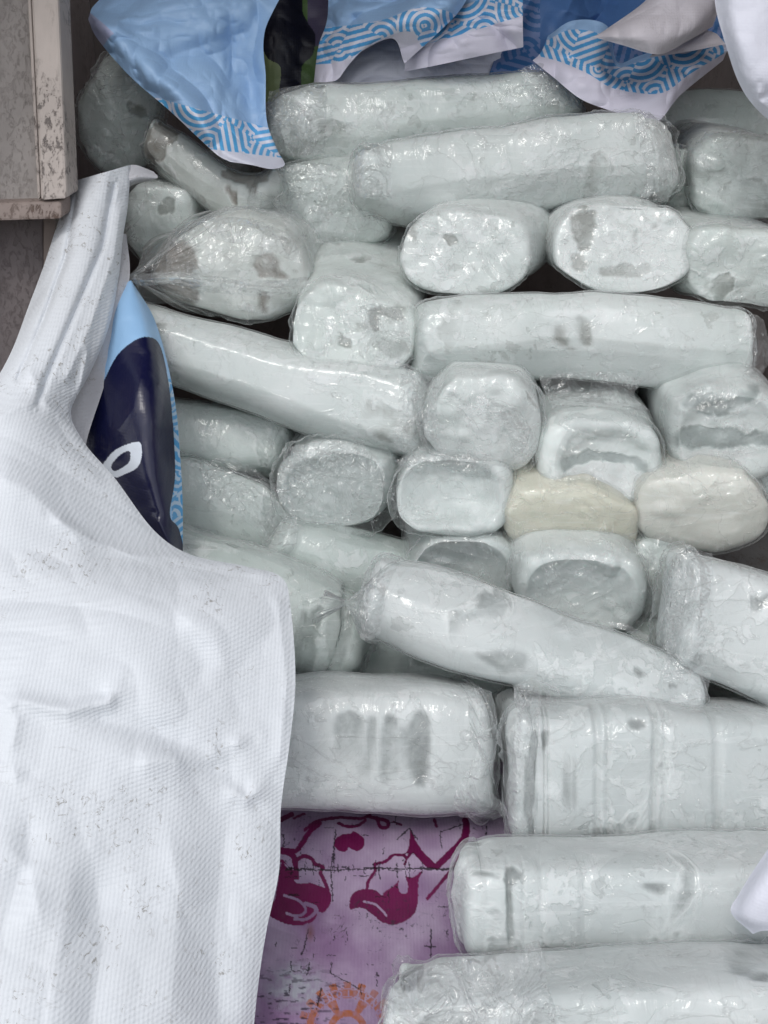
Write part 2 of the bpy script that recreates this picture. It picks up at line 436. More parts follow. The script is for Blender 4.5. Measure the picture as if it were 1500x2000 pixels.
M_flap = film_mat('polythene_flap', haze=0.12, gloss=0.06, bmp=1.0, spec=2.0, streak=1.4)
M_core = ice_mat('ice_core', frost=(0.80, 0.84, 0.83), milky=(0.70, 0.75, 0.74), clear=0.0, rough=0.6, sss=0.2)
GROUP = 'ice blocks in clear plastic bags piled in the truck box'
_seed = [11]

def pip(px, py, poly):
    """signed-ish coverage: inside test"""
    ins = np.zeros(px.shape, bool); n = len(poly)
    for i in range(n):
        x1, y1 = poly[i]; x2, y2 = poly[(i + 1) % n]
        if y1 == y2: continue
        c = ((y1 > py) != (y2 > py)) & (px < (x2 - x1) * (py - y1) / (y2 - y1) + x1)
        ins ^= c
    return ins
def smooth(poly, k=8):
    o = np.array(poly[-2:] + poly + poly[:3], float)
    t = catmull(o, (len(o) - 1) * k + 1)[2 * k:(2 + len(poly)) * k]
    return [tuple(q) for q in t]
def ZM(scale, ox, oy, q): return [(ox + a / scale, oy + b / scale) for a, b in q]


def superring(nu, n):
    th = np.linspace(0, 2 * np.pi, nu, endpoint=False) + 0.01
    c, s = np.cos(th), np.sin(th)
    return th, np.sign(c) * np.abs(c) ** (2 / n), np.sign(s) * np.abs(s) ** (2 / n)

def finish_block(label, rings, capmask, mats, tail=None, tail_end=1, rough_amp=1.0, crumple=1.0, ribs=None, film='n', core=False, off=0.002, marks=(), bag_rings=None, facets=5):
    """rings (nv,nu,3); capmask (nv,) 0 on the flanks, 1 on the ends"""
    seed = _seed[0]; _seed[0] += 17
    nv, nu = rings.shape[:2]
    rg = np.random.RandomState(seed)
    m0 = rings.mean(1, keepdims=True); rel0 = rings - m0; wid = np.abs(rel0).max()
    for k in range(facets):
        D = rg.normal(size=3); D[1] = -abs(D[1]) * 0.8; D /= np.linalg.norm(D)
        pr_ = rel0 @ D; lim = rg.uniform(0.80, 0.93) * pr_.max()
        wob = 1 + 0.06 * vnoise(rings * 7 + k * 3.1, seed + k)
        rel0 = rel0 - D * (np.clip(pr_ - lim * wob, 0, None) * 0.75)[..., None]
    rings_f = m0 + rel0
    if bag_rings is not None: bag_rings = bag_rings + (rings_f - rings)
    rings = rings_f
    cen = rings.reshape(-1, 3).mean(0)
    N = grid_normals(rings, True)
    mid = rings.mean(1, keepdims=True)
    if np.sum(N * (rings - mid)) < 0: N = -N
    for a_, b_ in ((0, 5), (-1, -6)):
        pn_ = N[b_].mean(0); pn_ /= np.linalg.norm(pn_)
        for q_ in range(6):
            ii = q_ if a_ == 0 else -1 - q_; f_ = q_ / 6; N[ii] = pn_ * (1 - f_) + N[ii] * f_
    X = rings - cen
    cm = np.broadcast_to(capmask[:, None], (nv, nu))
    disp = fbm(X * 7 + seed, seed, 2) * 0.010 * rough_amp + fbm(X * 26 + seed, seed + 3, 2) * 0.0016 * rough_amp
    disp += cm * (fbm(X * 20 + 3, seed + 9, 2) * 0.004 + np.clip(fbm(X * 30 + 8, seed + 21, 2) - 0.1, 0, 1) * 0.008) * rough_amp
    if ribs is not None:
        s = np.linspace(0, 1, nv)[:, None]
        fm = np.clip((-(rings - mid) @ FW) / np.abs((rings - mid) @ FW).max() * 3 - 1.2, 0, 1)
        for (c, w, hgt) in ribs: disp = disp - hgt * fm * np.exp(-((s - c + 0.004 * vnoise(X * 30, 3)) / w) ** 4) * np.clip(0.9 + 0.6 * vnoise(X * 14, 9), 0, 1)
    ice = rings + N * disp[..., None]
    t = thing('bagged_ice_block', label, 'ice block', tuple(cen), GROUP)
    rel = ice - CAM; dd = rel @ FW
    qx = 750 + FPX * (rel @ RT) / dd; qy = 1000 - FPX * (rel @ UP) / dd
    jx = qx + 12 * fbm(X * 60, seed + 51, 3); jy = qy + 12 * fbm(X * 60 + 7, seed + 52, 3)
    facing = np.sum(N * rel, -1) < 0
    wet = np.zeros((nv, nu)); milk = np.zeros((nv, nu))
    for kind, q in marks:
        pm = pip(jx, jy, smooth(list(q), 5)) & facing
        if kind == 'w': wet[pm] = 1
        elif kind == 'm': milk[pm] = 1
        else: wet[pm] = 0.5
    for _ in range(1):
        wet = (wet * 2 + np.roll(wet, 1, 0) + np.roll(wet, -1, 0) + np.roll(wet, 1, 1) + np.roll(wet, -1, 1)) / 6
        milk = (milk * 2 + np.roll(milk, 1, 0) + np.roll(milk, -1, 0) + np.roll(milk, 1, 1) + np.roll(milk, -1, 1)) / 6
    # marks melt into the ice: slightly hollow
    ice = ice - N * (wet * 0.0015)[..., None]
    grid_mesh('ice', ice, True, mat=M_ice[mats], parent=t, extra={'wet': wet, 'milk': milk})
    if core:
        cg = cen + (rings - cen) * np.array([0.80, 0.86, 0.42]) + np.array([0, 0.0, -0.012])
        cg = cg + (N * (fbm((cg - cen) * 12, seed + 31, 2) * 0.010)[..., None])
        grid_mesh('milky_core', cg[::2, ::2], True, mat=M_core, parent=t)
    # bag
    a = np.linspace(0, 2 * np.pi, nu, endpoint=False)[None, :] * np.ones((nv, 1))
    rr = np.linalg.norm(ice - mid, axis=-1) / (np.linalg.norm(ice - mid, axis=-1).max() + 1e-9)
    vv = np.linspace(0, 1, nv)[:, None] * np.ones((1, nu))
    an = (seed * 0.77) % 3.1; wx = X + 0.02 * np.stack([fbm(X * 12, seed + 41, 2), fbm(X * 12 + 4, seed + 42, 2), fbm(X * 12 + 8, seed + 43, 2)], -1)
    pa = wx[..., 0] * math.cos(an) + wx[..., 2] * math.sin(an); pb = -wx[..., 0] * math.sin(an) + wx[..., 2] * math.cos(an)
    pleat = ridged(np.stack([pa * 11, pb * 48, wx[..., 1] * 11], -1) + seed, seed + 11, 2)
    pr = ridged(np.stack([np.cos(a) * 5, np.sin(a) * 5, vv * 2.0], -1) + seed, seed + 17, 2)
    q = X * 13; q = q + np.stack([fbm(X * 14 + 5, seed + 12, 2), fbm(X * 14 + 9, seed + 13, 2), fbm(X * 14 + 1, seed + 14, 2)], -1) * 1.6
    crum = ridged(q, seed + 15, 2)
    loose = np.clip(cm + 0.18 + 0.25 * np.clip(fbm(X * 7 + 2, seed + 19, 1), 0, 1), 0, 1)
    w = (off + loose * crumple * (pleat * 0.0055 + crum * 0.0045))
    if bag_rings is not None:
        Nb = grid_normals(bag_rings, True)
        if np.sum(Nb * (bag_rings - bag_rings.mean(1, keepdims=True))) < 0: Nb = -Nb
        bag = bag_rings + (ice - rings) * 0.6 * (np.linalg.norm(bag_rings - rings, axis=-1, keepdims=True) < 0.002) + Nb * (w + 0.002)[..., None]
    else: bag = ice + N * w[..., None]
    crease = np.clip(loose * (pleat * 0.9 + crum * 0.8) * 1.3, 0, 1)
    if tail is not None:
        # the gathered mouth of the bag: flattened pleated rings drawn towards a knot, flaring again past it
        for (tx, ty, td, flare) in tail:
            K = P(tx, ty, td)
            e0 = bag[-1].mean(0); e1 = bag[0].mean(0)
            last = np.linalg.norm(K - e0) < np.linalg.norm(K - e1)
            idx = np.nonzero(capmask > 0.25)[0]
            if last: i0 = idx[idx > nv // 2][0]; B = bag[i0]
            else: i0 = idx[idx < nv // 2][-1]; B = bag[i0]
            c0 = B.mean(0); ax = K - c0
            R = []
            for f in np.linspace(0, 1.45, 26):
                sc = (1 - f) ** 1.1 * (1 + 0.25 * math.sin(f * 3.1)) if f < 0.93 else 0
                sc = max(sc, 0.07) if f < 1.0 else 0.07 + (f - 1.0) * flare
                ring = c0 + ax * f + (B - c0) * sc
                pw = 0.16 * (1 - abs(2 * min(f, 1) - 1)) + (0.35 if f > 1 else 0.05)
                ring = ring + (ring - ring.mean(0)) * (pw * 2.2 * (pr[i0][:, None] - 0.4)) + ax * 0.10 * f * (vnoise(np.stack([np.cos(a[0]) * 3, np.sin(a[0]) * 3, a[0] * 0 + seed], -1), seed)[:, None])
                R.append(ring)
            TG = np.array(R)
            grid_mesh('bag_mouth', TG, True, mat=M_film2, parent=t, extra={'crease': np.clip(np.broadcast_to(pr[i0][None, :] * 1.1, TG.shape[:2]), 0, 1)})
    grid_mesh('plastic_bag', bag, True, mat=M_film if film == 'n' else M_film2, parent=t, extra={'crease': crease})
    return t

def E(label, cx, cy, rx, ry, d, rot=0, n=2.7, axis=(0, 1, -0.06), length=0.36, mats='frost', cap=0.028, capp=3.0, taper=0.0, nu=150, tilt=None, outline=None, skew=0, hollow=0.0, **k):
    ax = np.array(axis, float); ax /= np.linalg.norm(ax)
    nrm = ax if tilt is None else np.array(tilt, float) / np.linalg.norm(tilt)
    if outline is None:
        th, c, s = superring(nu, n); r = math.radians(rot)
        x0, y0 = c * rx, s * ry
        x0 = x0 * (1 + skew * s)
        px = cx + x0 * math.cos(r) - y0 * math.sin(r); py = cy + x0 * math.sin(r) + y0 * math.cos(r)
        w = vnoise(np.stack([np.cos(th) * 1.3, np.sin(th) * 1.3, th * 0 + _seed[0]], -1), 3) * 0.035
        px = cx + (px - cx) * (1 + w); py = cy + (py - cy) * (1 + w)
    else:
        o = np.array(outline + outline[:3], float); o = np.concatenate([np.array(outline[-2:], float), o])
        m = len(outline); t = catmull(o, (len(o) - 1) * 40 + 1)[80:80 + m * 40]
        sel = np.linspace(0, len(t), nu, endpoint=False).astype(int); px, py = t[sel, 0], t[sel, 1]
        if rot == 0: cx, cy = px.mean(), py.mean()
    C0 = P(cx, cy, d)
    ray = P(px, py, np.ones_like(px)) - CAM
    tt = ((C0 - CAM) @ nrm) / (ray @ nrm)
    ring = CAM + ray * tt[:, None]
    # where the plane is too oblique keep to the facing plane
    rings = []; cap_m = []
    nc = 34
    bags = []
    for t in np.linspace(0.002, 1, nc):
        s = t ** 1.0
        z = cap * (1 - (1 - s ** capp) ** (1 / capp))
        base_ = C0 + (ring - C0) * s
        bags.append(base_ + ax * z)
        zi = z + (hollow * max(0.0, 1 - (s / 0.84) ** 3.2) + 0.004 if hollow else 0)
        rings.append(base_ + ax * zi); cap_m.append(1.0 if s < 0.96 else 0.75)
    nb = 46
    for j, t in enumerate(np.linspace(0, 1, nb)[1:]):
        rings.append(C0 + (ring - C0) * (1 + 0.05 * math.sin(min(t * 3, 1) * math.pi / 2) - taper * t) + ax * (cap + t * length)); cap_m.append(max(0.0, 0.7 - t * 7))
    L = rings[-1]; cb = C0 + ax * (cap + length)
    for t in np.linspace(0.15, 0.999, 8):
        rings.append(cb + (L - cb) * math.sqrt(1 - t * t) + ax * cap * t * 1.4); cap_m.append(0.8)
    br = np.array(bags + rings[nc:]) if hollow else None
    return finish_block(label, np.array(rings), np.array(cap_m), mats, bag_rings=br, **k)

def Lb(label, stations, hw, n=2.8, mats='frost', capL=0.03, capR=0.03, capp=2.6, nu=120, nvb=110, rollz=0.0, **k):
    """block lying across the view; stations: (xtop, ytop, xbottom, ybottom, depth)"""
    st = catmull(np.array(stations, float), nvb)
    T = P(st[:, 0], st[:, 1], st[:, 4]); B = P(st[:, 2], st[:, 3], st[:, 4])
    C = (T + B) / 2; V = (T - B) / 2
    ax = np.gradient(C, axis=0); ax /= np.linalg.norm(ax, axis=1, keepdims=True)
    W = np.cross(ax, V); W /= np.linalg.norm(W, axis=1, keepdims=True)
    if W[0] @ FW < 0: W = -W
    _, c, s = superring(nu, n)
    # front flank sits at the given depth: centre is pushed back by hw
    C = C + W * hw
    rings = []; cap_m = []
    nc = 26
    for t in np.linspace(0.9999, 0, nc)[:-1]:
        sc = (1 - t ** capp) ** (1 / capp)
        rings.append(C[0] - ax[0] * capL * t + sc * (c[:, None] * W[0] * hw + s[:, None] * V[0])); cap_m.append(1.0)
    L = np.linspace(0, 1, nvb)
    for j in range(nvb):
        rings.append(C[j] + c[:, None] * W[j] * hw + s[:, None] * V[j])
        e = min(L[j], 1 - L[j]); cap_m.append(max(0.0, 0.75 - e * 9))
    for t in np.linspace(0, 0.9999, nc)[1:]:
        sc = (1 - t ** capp) ** (1 / capp)
        rings.append(C[-1] + ax[-1] * capR * t + sc * (c[:, None] * W[-1] * hw + s[:, None] * V[-1])); cap_m.append(1.0)
    return finish_block(label, np.array(rings), np.array(cap_m), mats, **k)

exec_blocks = True
# --- top of the heap
E('clear bag of ice standing upright between the painted panel and the blue banner', 228, 240, 80, 116, 1.70, n=2.3, mats='frost', length=0.20, film='l', crumple=1.5, cap=0.05, capp=2.2, axis=(-0.1, 1, 0.1), marks=[('w', ZM(2, 0, 0, [(510, 400), (540, 410), (575, 430), (560, 460), (515, 460)]))])
Lb('slanting bagged block with brownish clear patches, under the lower corner of the blue banner', [(310, 224, 280, 302, 1.62), (350, 247, 320, 347, 1.62), (450, 312, 400, 402, 1.61), (520, 327, 475, 430, 1.6)], 0.05, mats='patchy', capL=0.02, capR=0.02, tail=[(536, 392, 1.60, 0.35)], marks=[('w', ZM(2, 0, 0, [(560, 530), (640, 470), (700, 500), (680, 550), (650, 560), (640, 620), (590, 640), (545, 590)])), ('w', ZM(2, 0, 0, [(870, 660), (1000, 640), (1060, 670), (1000, 740), (950, 720), (900, 700)])), ('w', ZM(2, 0, 0, [(870, 730), (920, 750), (920, 790), (890, 780)]))])
b_top = Lb('uppermost long block with wavy top edge, directly beneath the folded banner', [(560, 168, 552, 298, 1.66), (640, 150, 640, 306, 1.66), (760, 148, 760, 304, 1.66), (830, 135, 850, 290, 1.665), (950, 126, 960, 275, 1.67), (1060, 126, 1070, 245, 1.675), (1100, 150, 1110, 225, 1.68)], 0.065, mats='frost', capL=0.035, capR=0.035, film='l', rough_amp=1.2)
b_second = Lb('second long block from the top, tilted up to the right with a crumpled bag end', [(720, 274, 725, 390, 1.6), (790, 256, 800, 405, 1.6), (960, 229, 980, 395, 1.6), (1100, 206, 1130, 380, 1.6), (1240, 198, 1270, 378, 1.6), (1268, 209, 1290, 370, 1.6)], 0.07, mats='frosty', capL=0.03, capR=0.05, crumple=1.5, film='l')
b_green = E('greenish rounded bag end under the left tip of the long tilted block', 642, 408, 132, 94, 1.66, rot=-4, mats='frost', length=0.28, film='l', cap=0.05, capp=2.4, axis=(0.05, 1, -0.05), crumple=0.8)
E('upper of two whitish block ends stacked at the right edge, below the white cloth', 1462, 350, 103, 88, 1.62, n=3.2, mats='frost', film='l', crumple=1.6, axis=(0.1, 1, -0.05))
Lb('dark shaded block at the back, between blue banner and white cloth', [(1250, 170, 1250, 300, 1.92), (1400, 160, 1400, 300, 1.92), (1560, 175, 1560, 300, 1.92)], 0.07, mats='grey')
E('greyish bag squeezed between the long tilted block and the right-edge block end', 1332, 350, 48, 72, 1.70, mats='grey', length=0.2, film='l')
E('dim round block end behind the top of the white tarp', 305, 440, 70, 84, 1.66, mats='frost', film='l', axis=(0.15, 1, 0), marks=[('w', ZM(2, 0, 0, [(620, 790), (668, 780), (668, 830), (640, 850), (618, 820)]))])
# --- row of frosted ends
E('flat oval frosted block end with one dark spot, above the long level block', 910, 497, 130, 82, 1.555, n=2.5, rot=2, facets=1, mats='frosty', axis=(0.36, 1, 0.02), tilt=(0.05, 1, -0.45), cap=0.012, capp=4, crumple=0.7, marks=[('w', ZM(1.5, 500, 380, [(555, 120), (580, 118), (588, 138), (565, 146)])), ('d', ZM(1.5, 500, 380, [(425, 75), (480, 70), (470, 120), (430, 120)]))])
E('big round frosted block end with a brownish wet patch at its upper left', 1219, 486, 138, 92, 1.555, n=2.3, rot=2, facets=1, mats='frosty', axis=(0.03, 1, -0.12), tilt=(0.0, 1, -0.45), cap=0.012, capp=4, crumple=0.5, taper=0.12, marks=[('w', ZM(1.5, 500, 380, [(925, 60), (990, 52), (988, 130), (960, 165), (935, 120)])), ('d', ZM(1.5, 500, 380, [(1010, 215), (1080, 205), (1150, 215), (1120, 240), (1020, 240)])), ('d', ZM(1.5, 500, 380, [(920, 180), (960, 180), (960, 220), (930, 215)]))])
E('lower of two whitish block ends at the right edge, beside the round frosted end', 1462, 532, 120, 84, 1.545, n=2.7, rot=4, mats='frost', axis=(-0.05, 1, -0.05), crumple=0.9)
b_pillow = E('pillow-shaped bag with pinched left and right tips and brown wet patches', 430, 525, 170, 108, 1.545, mats='patchy', axis=(0.14, 1, -0.12), tilt=(0.1, 1, -0.35), length=0.3, film='l', crumple=0.9,
  outline=[(268, 540), (320, 470), (400, 420), (490, 420), (560, 455), (592, 540), (575, 600), (500, 636), (400, 625), (310, 590)], cap=0.05, capp=2.2, tail=[(252, 545, 1.53, 0.2)], marks=[('w', ZM(2.5, 0, 300, [(690, 600), (740, 500), (850, 430), (950, 470), (960, 560), (900, 590), (780, 590)])), ('w', ZM(2.5, 0, 300, [(700, 635), (770, 640), (960, 630), (950, 740), (900, 770), (780, 730)])), ('w', ZM(2.5, 0, 300, [(1230, 520), (1290, 490), (1330, 520), (1400, 600), (1340, 600), (1260, 585)])), ('w', ZM(2.5, 0, 300, [(1270, 680), (1310, 690), (1310, 770), (1285, 760)]))])
b_torn = E('tilted block end with torn crumpled frost, right of the pillow-shaped bag', 686, 652, 122, 82, 1.52, rot=14, n=3.0, mats='frost', axis=(0.10, 1, 0.12), tilt=(0.05, 1, -0.5), cap=0.014, capp=4, crumple=1.3, rough_amp=1.2, marks=[('w', ZM(1.5, 500, 380, [(340, 335), (430, 335), (428, 365), (375, 358), (360, 400), (340, 390)])), ('w', ZM(1.5, 500, 380, [(245, 410), (275, 425), (262, 452)])), ('d', ZM(1.5, 500, 380, [(350, 430), (430, 430), (440, 470), (380, 480)]))])
b_level = Lb('long white frosted block lying level across the middle right', [(850, 577, 850, 732, 1.5), (940, 561, 940, 730, 1.5), (1100, 557, 1100, 730, 1.5), (1250, 561, 1260, 742, 1.5), (1400, 585, 1400, 742, 1.505), (1462, 599, 1462, 742, 1.51)], 0.068, mats='frosty', capL=0.03, capR=0.014, n=2.9, crumple=0.6, marks=[('w', ZM(1.875, 700, 560, [(810, 130), (840, 120), (858, 150), (850, 220), (815, 210)])), ('w', ZM(1.875, 700, 560, [(725, 185), (760, 180), (758, 212), (728, 210)])), ('w', ZM(1.875, 700, 560, [(735, 158), (765, 158), (762, 176), (738, 176)])), ('w', ZM(1.875, 700, 560, [(765, 225), (788, 225), (786, 238), (766, 238)])), ('m', ZM(1.875, 700, 560, [(665, 95), (780, 75), (960, 85), (955, 110), (900, 140), (860, 110), (760, 115), (690, 110)]))])
b_long = Lb('longest smooth block, sloping from under the pillow-shaped bag to the middle', [(180, 560, 180, 700, 1.53), (300, 592, 330, 752, 1.52), (450, 630, 500, 812, 1.51), (620, 672, 660, 866, 1.50), (790, 712, 790, 888, 1.48)], 0.075, n=2.4, mats='frosty', capL=0.03, capR=0.022, crumple=0.6, rough_amp=0.6)
Lb('dim grey block resting just below the long sloping block, next to the navy banner', [(250, 765, 250, 880, 1.61), (400, 782, 400, 915, 1.60), (530, 810, 510, 925, 1.60)], 0.06, mats='grey', capR=0.03)
# --- middle rows
b_pleat = E('frosted bag with lengthwise pleats and small pointed drip, below the level white block', 943, 834, 120, 92, 1.46, rot=8, n=2.7, mats='frosty', axis=(0.02, 1, -0.02), film='l', crumple=1.4, cap=0.03, skew=0.05)
E('small grey block end peeking out under the level white block', 1160, 745, 112, 58, 1.66, n=2.4, mats='grey', axis=(0, 1, 0), length=0.2, film='l')
b_dome = E('see-through bag with milky dome in its lower half, left of the dark-banded clear bag', 1182, 913, 118, 88, 1.47, rot=3, n=2.8, mats='clear', axis=(0.0, 1, 0.0), film='l', hollow=0.030, facets=1, tilt=(0, 1, -0.3), cap=0.03, capp=2.6, marks=[('m', ZM(1.875, 700, 560, [(770, 685), (830, 645), (930, 640), (1010, 665), (1045, 695), (1020, 760), (900, 770), (790, 735)])), ('w', ZM(1.875, 700, 560, [(745, 645), (830, 600), (940, 607), (1040, 648), (1055, 690), (1010, 656), (930, 634), (830, 638), (765, 678)]))])
b_oval = E('clear bag with dark frosty bands at the right edge of the photo', 1430, 864, 116, 96, 1.45, rot=-6, n=2.6, mats='clear', axis=(0.05, 1, 0.0), film='l', hollow=0.030, facets=1, cap=0.04, capp=2.3, marks=[('w', ZM(1.875, 700, 560, [(1180, 430), (1250, 460), (1330, 470), (1420, 430), (1470, 385), (1450, 360), (1380, 400), (1300, 415), (1220, 400)])), ('w', ZM(1.875, 700, 560, [(1155, 540), (1250, 510), (1350, 520), (1500, 545), (1500, 590), (1350, 590), (1200, 585), (1150, 590)])), ('m', ZM(1.875, 700, 560, [(1190, 605), (1300, 592), (1480, 620), (1400, 650), (1250, 690), (1180, 640)]))])
b_crink = E('crinkled clear bag end, left of the smooth oval clear end', 644, 971, 116, 86, 1.52, rot=-2, n=2.6, mats='clear', axis=(0.22, 1, 0.02), film='l', crumple=1.9, hollow=0.030, facets=1, cap=0.04, capp=2.3, marks=[('w', ZM(1.875, 300, 780, [(900, 240), (1000, 225), (1150, 235), (1215, 290), (1100, 310), (950, 300)])), ('d', ZM(1.875, 300, 780, [(900, 400), (1050, 380), (1230, 390), (1230, 450), (1100, 480), (960, 450)]))])
E('smooth oval clear block end with grey-blue window-like face, centre of the pile', 882, 971, 118, 78, 1.475, rot=2, n=2.9, mats='clear', axis=(0.12, 1, 0.0), tilt=(0, 1, -0.35), film='l', crumple=0.6, hollow=0.030, facets=1, cap=0.012, capp=4)
E('yellowish block end with white crease across it', 1120, 1033, 136, 74, 1.475, rot=4, n=2.7, mats='yellow', axis=(0.0, 1, 0.15), film='l', crumple=0.7, rough_amp=0.6, taper=0.25, cap=0.03)
E('cream tinted block end, right of the yellowish one', 1378, 1006, 134, 80, 1.46, rot=3, n=2.5, mats='cream', axis=(0.1, 1, 0.0), film='l', crumple=0.7, rough_amp=0.6)
E('small pale bag corner at the right edge above the cream tinted end', 1505, 945, 60, 50, 1.53, mats='grey', length=0.2, film='l')
b_dark = Lb('dark grey bagged block beside the lower end of the navy banner', [(330, 890, 300, 1040, 1.54), (420, 905, 380, 1065, 1.54), (520, 945, 500, 1095, 1.55), (565, 985, 555, 1100, 1.56)], 0.06, mats='grey', film='l', crumple=2.0, capR=0.04)
Lb('grey block lying between the crinkled clear end and the sloping foreground block', [(590, 1020, 540, 1120, 1.52), (680, 1030, 640, 1180, 1.52), (810, 1060, 790, 1200, 1.53)], 0.06, mats='grey')
E('dull clear block end below the smooth oval end', 905, 1138, 108, 82, 1.49, n=2.8, mats='clear', axis=(0, 1, 0.02), hollow=0.030, facets=1, film='l', crumple=0.7)
E('clear bag with folded pleats, below the yellowish end', 1137, 1171, 126, 80, 1.435, rot=2, n=2.7, mats='clear', axis=(0, 1, 0.02), hollow=0.030, facets=1, film='l', crumple=1.5)
E('loose grey bag corner between the pleated clear bag and the big tilted right block', 1298, 1140, 66, 84, 1.50, mats='grey', film='l', crumple=2.0, length=0.2)
Lb('block slanting out from behind the white tarp towards the knotted bag', [(220, 980, 200, 1240, 1.43), (360, 1036, 330, 1290, 1.43), (520, 1085, 480, 1320, 1.43), (660, 1150, 610, 1340, 1.43), (692, 1176, 640, 1340, 1.435)], 0.075, mats='grey', capR=0.05, n=3.2, crumple=1.2, marks=[('w', ZM(1.875, 300, 780, [(510, 870), (560, 790), (630, 755), (600, 850), (580, 990), (520, 1000)])), ('d', ZM(1.875, 300, 780, [(650, 760), (715, 740), (735, 800), (700, 960), (640, 960)]))])
b_slope = Lb('big block sloping down rightwards across the lower middle, bag knotted at its left', [(752, 1092, 712, 1245, 1.32), (850, 1108, 790, 1275, 1.315), (1000, 1158, 935, 1340, 1.305), (1180, 1228, 1130, 1400, 1.3), (1310, 1282, 1270, 1440, 1.3), (1365, 1312, 1330, 1460, 1.3)], 0.07, mats='near', n=2.5, capL=0.02, capR=0.02, tail=[(668, 1178, 1.31, 0.5)], marks=[('w', ZM(2.5, 900, 850, [(850, 1150), (900, 1150), (910, 1170), (870, 1172)])), ('w', ZM(2.5, 900, 850, [(1015, 1208), (1060, 1205), (1062, 1225), (1025, 1228)])), ('d', ZM(2.5, 900, 850, [(80, 1060), (300, 1060), (320, 1140), (200, 1160), (120, 1110)]))])
b_tilt = Lb('large tilted block at the right edge, bubbly and thickly bagged', [(1380, 1082, 1348, 1320, 1.3), (1465, 1102, 1432, 1358, 1.3), (1565, 1132, 1532, 1404, 1.29), (1685, 1170, 1642, 1448, 1.29)], 0.08, mats='near', film='l', crumple=1.6, capL=0.02, n=4.2, facets=2, marks=[('w', ZM(2.5, 900, 850, [(1400, 790), (1450, 780), (1495, 790), (1470, 830), (1410, 820)])), ('d', ZM(2.5, 900, 850, [(1100, 1100), (1160, 1090), (1150, 1150), (1100, 1150)]))])
Lb('shaded block seen in the gap above the short lower left block', [(600, 1230, 590, 1360, 1.52), (760, 1240, 760, 1380, 1.52), (960, 1270, 960, 1400, 1.52)], 0.05, mats='grey')
b_rib = Lb('shaded block seen in the gap left of the large ribbed block', [(930, 1370, 925, 1600, 1.47), (1060, 1370, 1060, 1600, 1.47)], 0.05, mats='patchy')
Lb('grey block in the gap under the large tilted right block', [(1150, 1200, 1150, 1310, 1.48), (1300, 1220, 1300, 1330, 1.48), (1520, 1300, 1520, 1420, 1.48)], 0.05, mats='grey')
# --- bottom
b_short = Lb('short thick block with three dark melted windows, resting on the purple sheet', [(440, 1360, 430, 1586, 1.27), (560, 1352, 550, 1596, 1.27), (700, 1348, 700, 1602, 1.275), (850, 1352, 850, 1604, 1.28), (930, 1366, 935, 1596, 1.285)], 0.085, n=5.0, facets=0, mats='near', capR=0.018, capp=3.5, film='l', crumple=0.9, tail=[(985, 1590, 1.31, 0.2)], marks=[('w', ZM(2.308, 450, 1250, [(485, 350), (560, 330), (600, 380), (570, 450), (520, 515), (490, 470)])), ('w', ZM(2.308, 450, 1250, [(635, 335), (655, 420), (640, 600), (620, 615), (565, 550), (600, 450)])), ('w', ZM(2.308, 450, 1250, [(710, 340), (750, 370), (740, 430), (770, 400), (810, 380), (870, 330), (900, 370), (895, 560), (870, 645), (820, 620), (790, 520), (760, 480), (750, 580), (710, 630), (680, 560), (675, 420)]))])
Lb('large ribbed block at lower right, uppermost of the three stacked there', [(1040, 1404, 1032, 1654, 1.235), (1080, 1392, 1080, 1666, 1.235), (1300, 1396, 1300, 1666, 1.235), (1600, 1406, 1600, 1666, 1.235)], 0.085, n=5.5, facets=0, mats='near', capL=0.02, capp=4, film='l', crumple=1.4, nvb=150, ribs=[(0.335, 0.005, 0.005), (0.356, 0.004, 0.004), (0.492, 0.006, 0.006), (0.514, 0.004, 0.004), (0.604, 0.006, 0.006), (0.622, 0.004, 0.003), (0.714, 0.006, 0.005)], marks=[('w', ZM(2.308, 850, 1300, [(440, 305), (458, 330), (452, 560), (440, 740), (408, 730), (403, 560), (420, 400)])), ('w', ZM(2.308, 850, 1300, [(483, 305), (507, 310), (500, 385), (485, 380)])), ('w', ZM(2.308, 850, 1300, [(590, 500), (615, 445), (640, 530), (620, 600), (595, 580), (565, 620), (570, 560)])), ('w', ZM(2.308, 850, 1300, [(865, 245), (940, 240), (950, 280), (880, 275)]))])
Lb('smooth block with a dark melted slot, middle of three stacked at lower right', [(942, 1708, 939, 1880, 1.11), (997, 1696, 997, 1890, 1.11), (1197, 1692, 1197, 1890, 1.11), (1597, 1684, 1597, 1890, 1.11)], 0.065, n=4.2, facets=0, mats='near', capL=0.015, capp=4, ribs=[(0.381, 0.005, 0.003), (0.427, 0.004, 0.003), (0.477, 0.005, 0.003), (0.568, 0.006, 0.003)], marks=[('w', ZM(2.308, 850, 1300, [(310, 905), (385, 910), (375, 960), (345, 1000), (345, 1090), (342, 1250), (320, 1250), (318, 1100), (310, 1000)])), ('w', ZM(2.308, 850, 1300, [(960, 985), (1040, 990), (1030, 1025), (980, 1020)]))])
b_near = Lb('nearest block of three at lower right, crumpled bag gathered on its left half', [(775, 1965, 760, 2120, 0.99), (860, 1947, 850, 2130, 0.985), (1050, 1943, 1050, 2130, 0.98), (1300, 1935, 1300, 2130, 0.98), (1600, 1931, 1600, 2130, 0.98)], 0.065, n=4.2, facets=0, mats='near', capL=0.015, capp=4, film='l', crumple=1.3, marks=[('w', ZM(2.308, 850, 1300, [(1350, 1300), (1390, 1290), (1415, 1390), (1340, 1370)])), ('w', ZM(2.308, 850, 1300, [(1420, 1390), (1520, 1380), (1500, 1420), (1430, 1412)])), ('w', ZM(2.308, 450, 1250, [(780, 1480), (870, 1450), (860, 1520), (800, 1580), (770, 1560)]))])

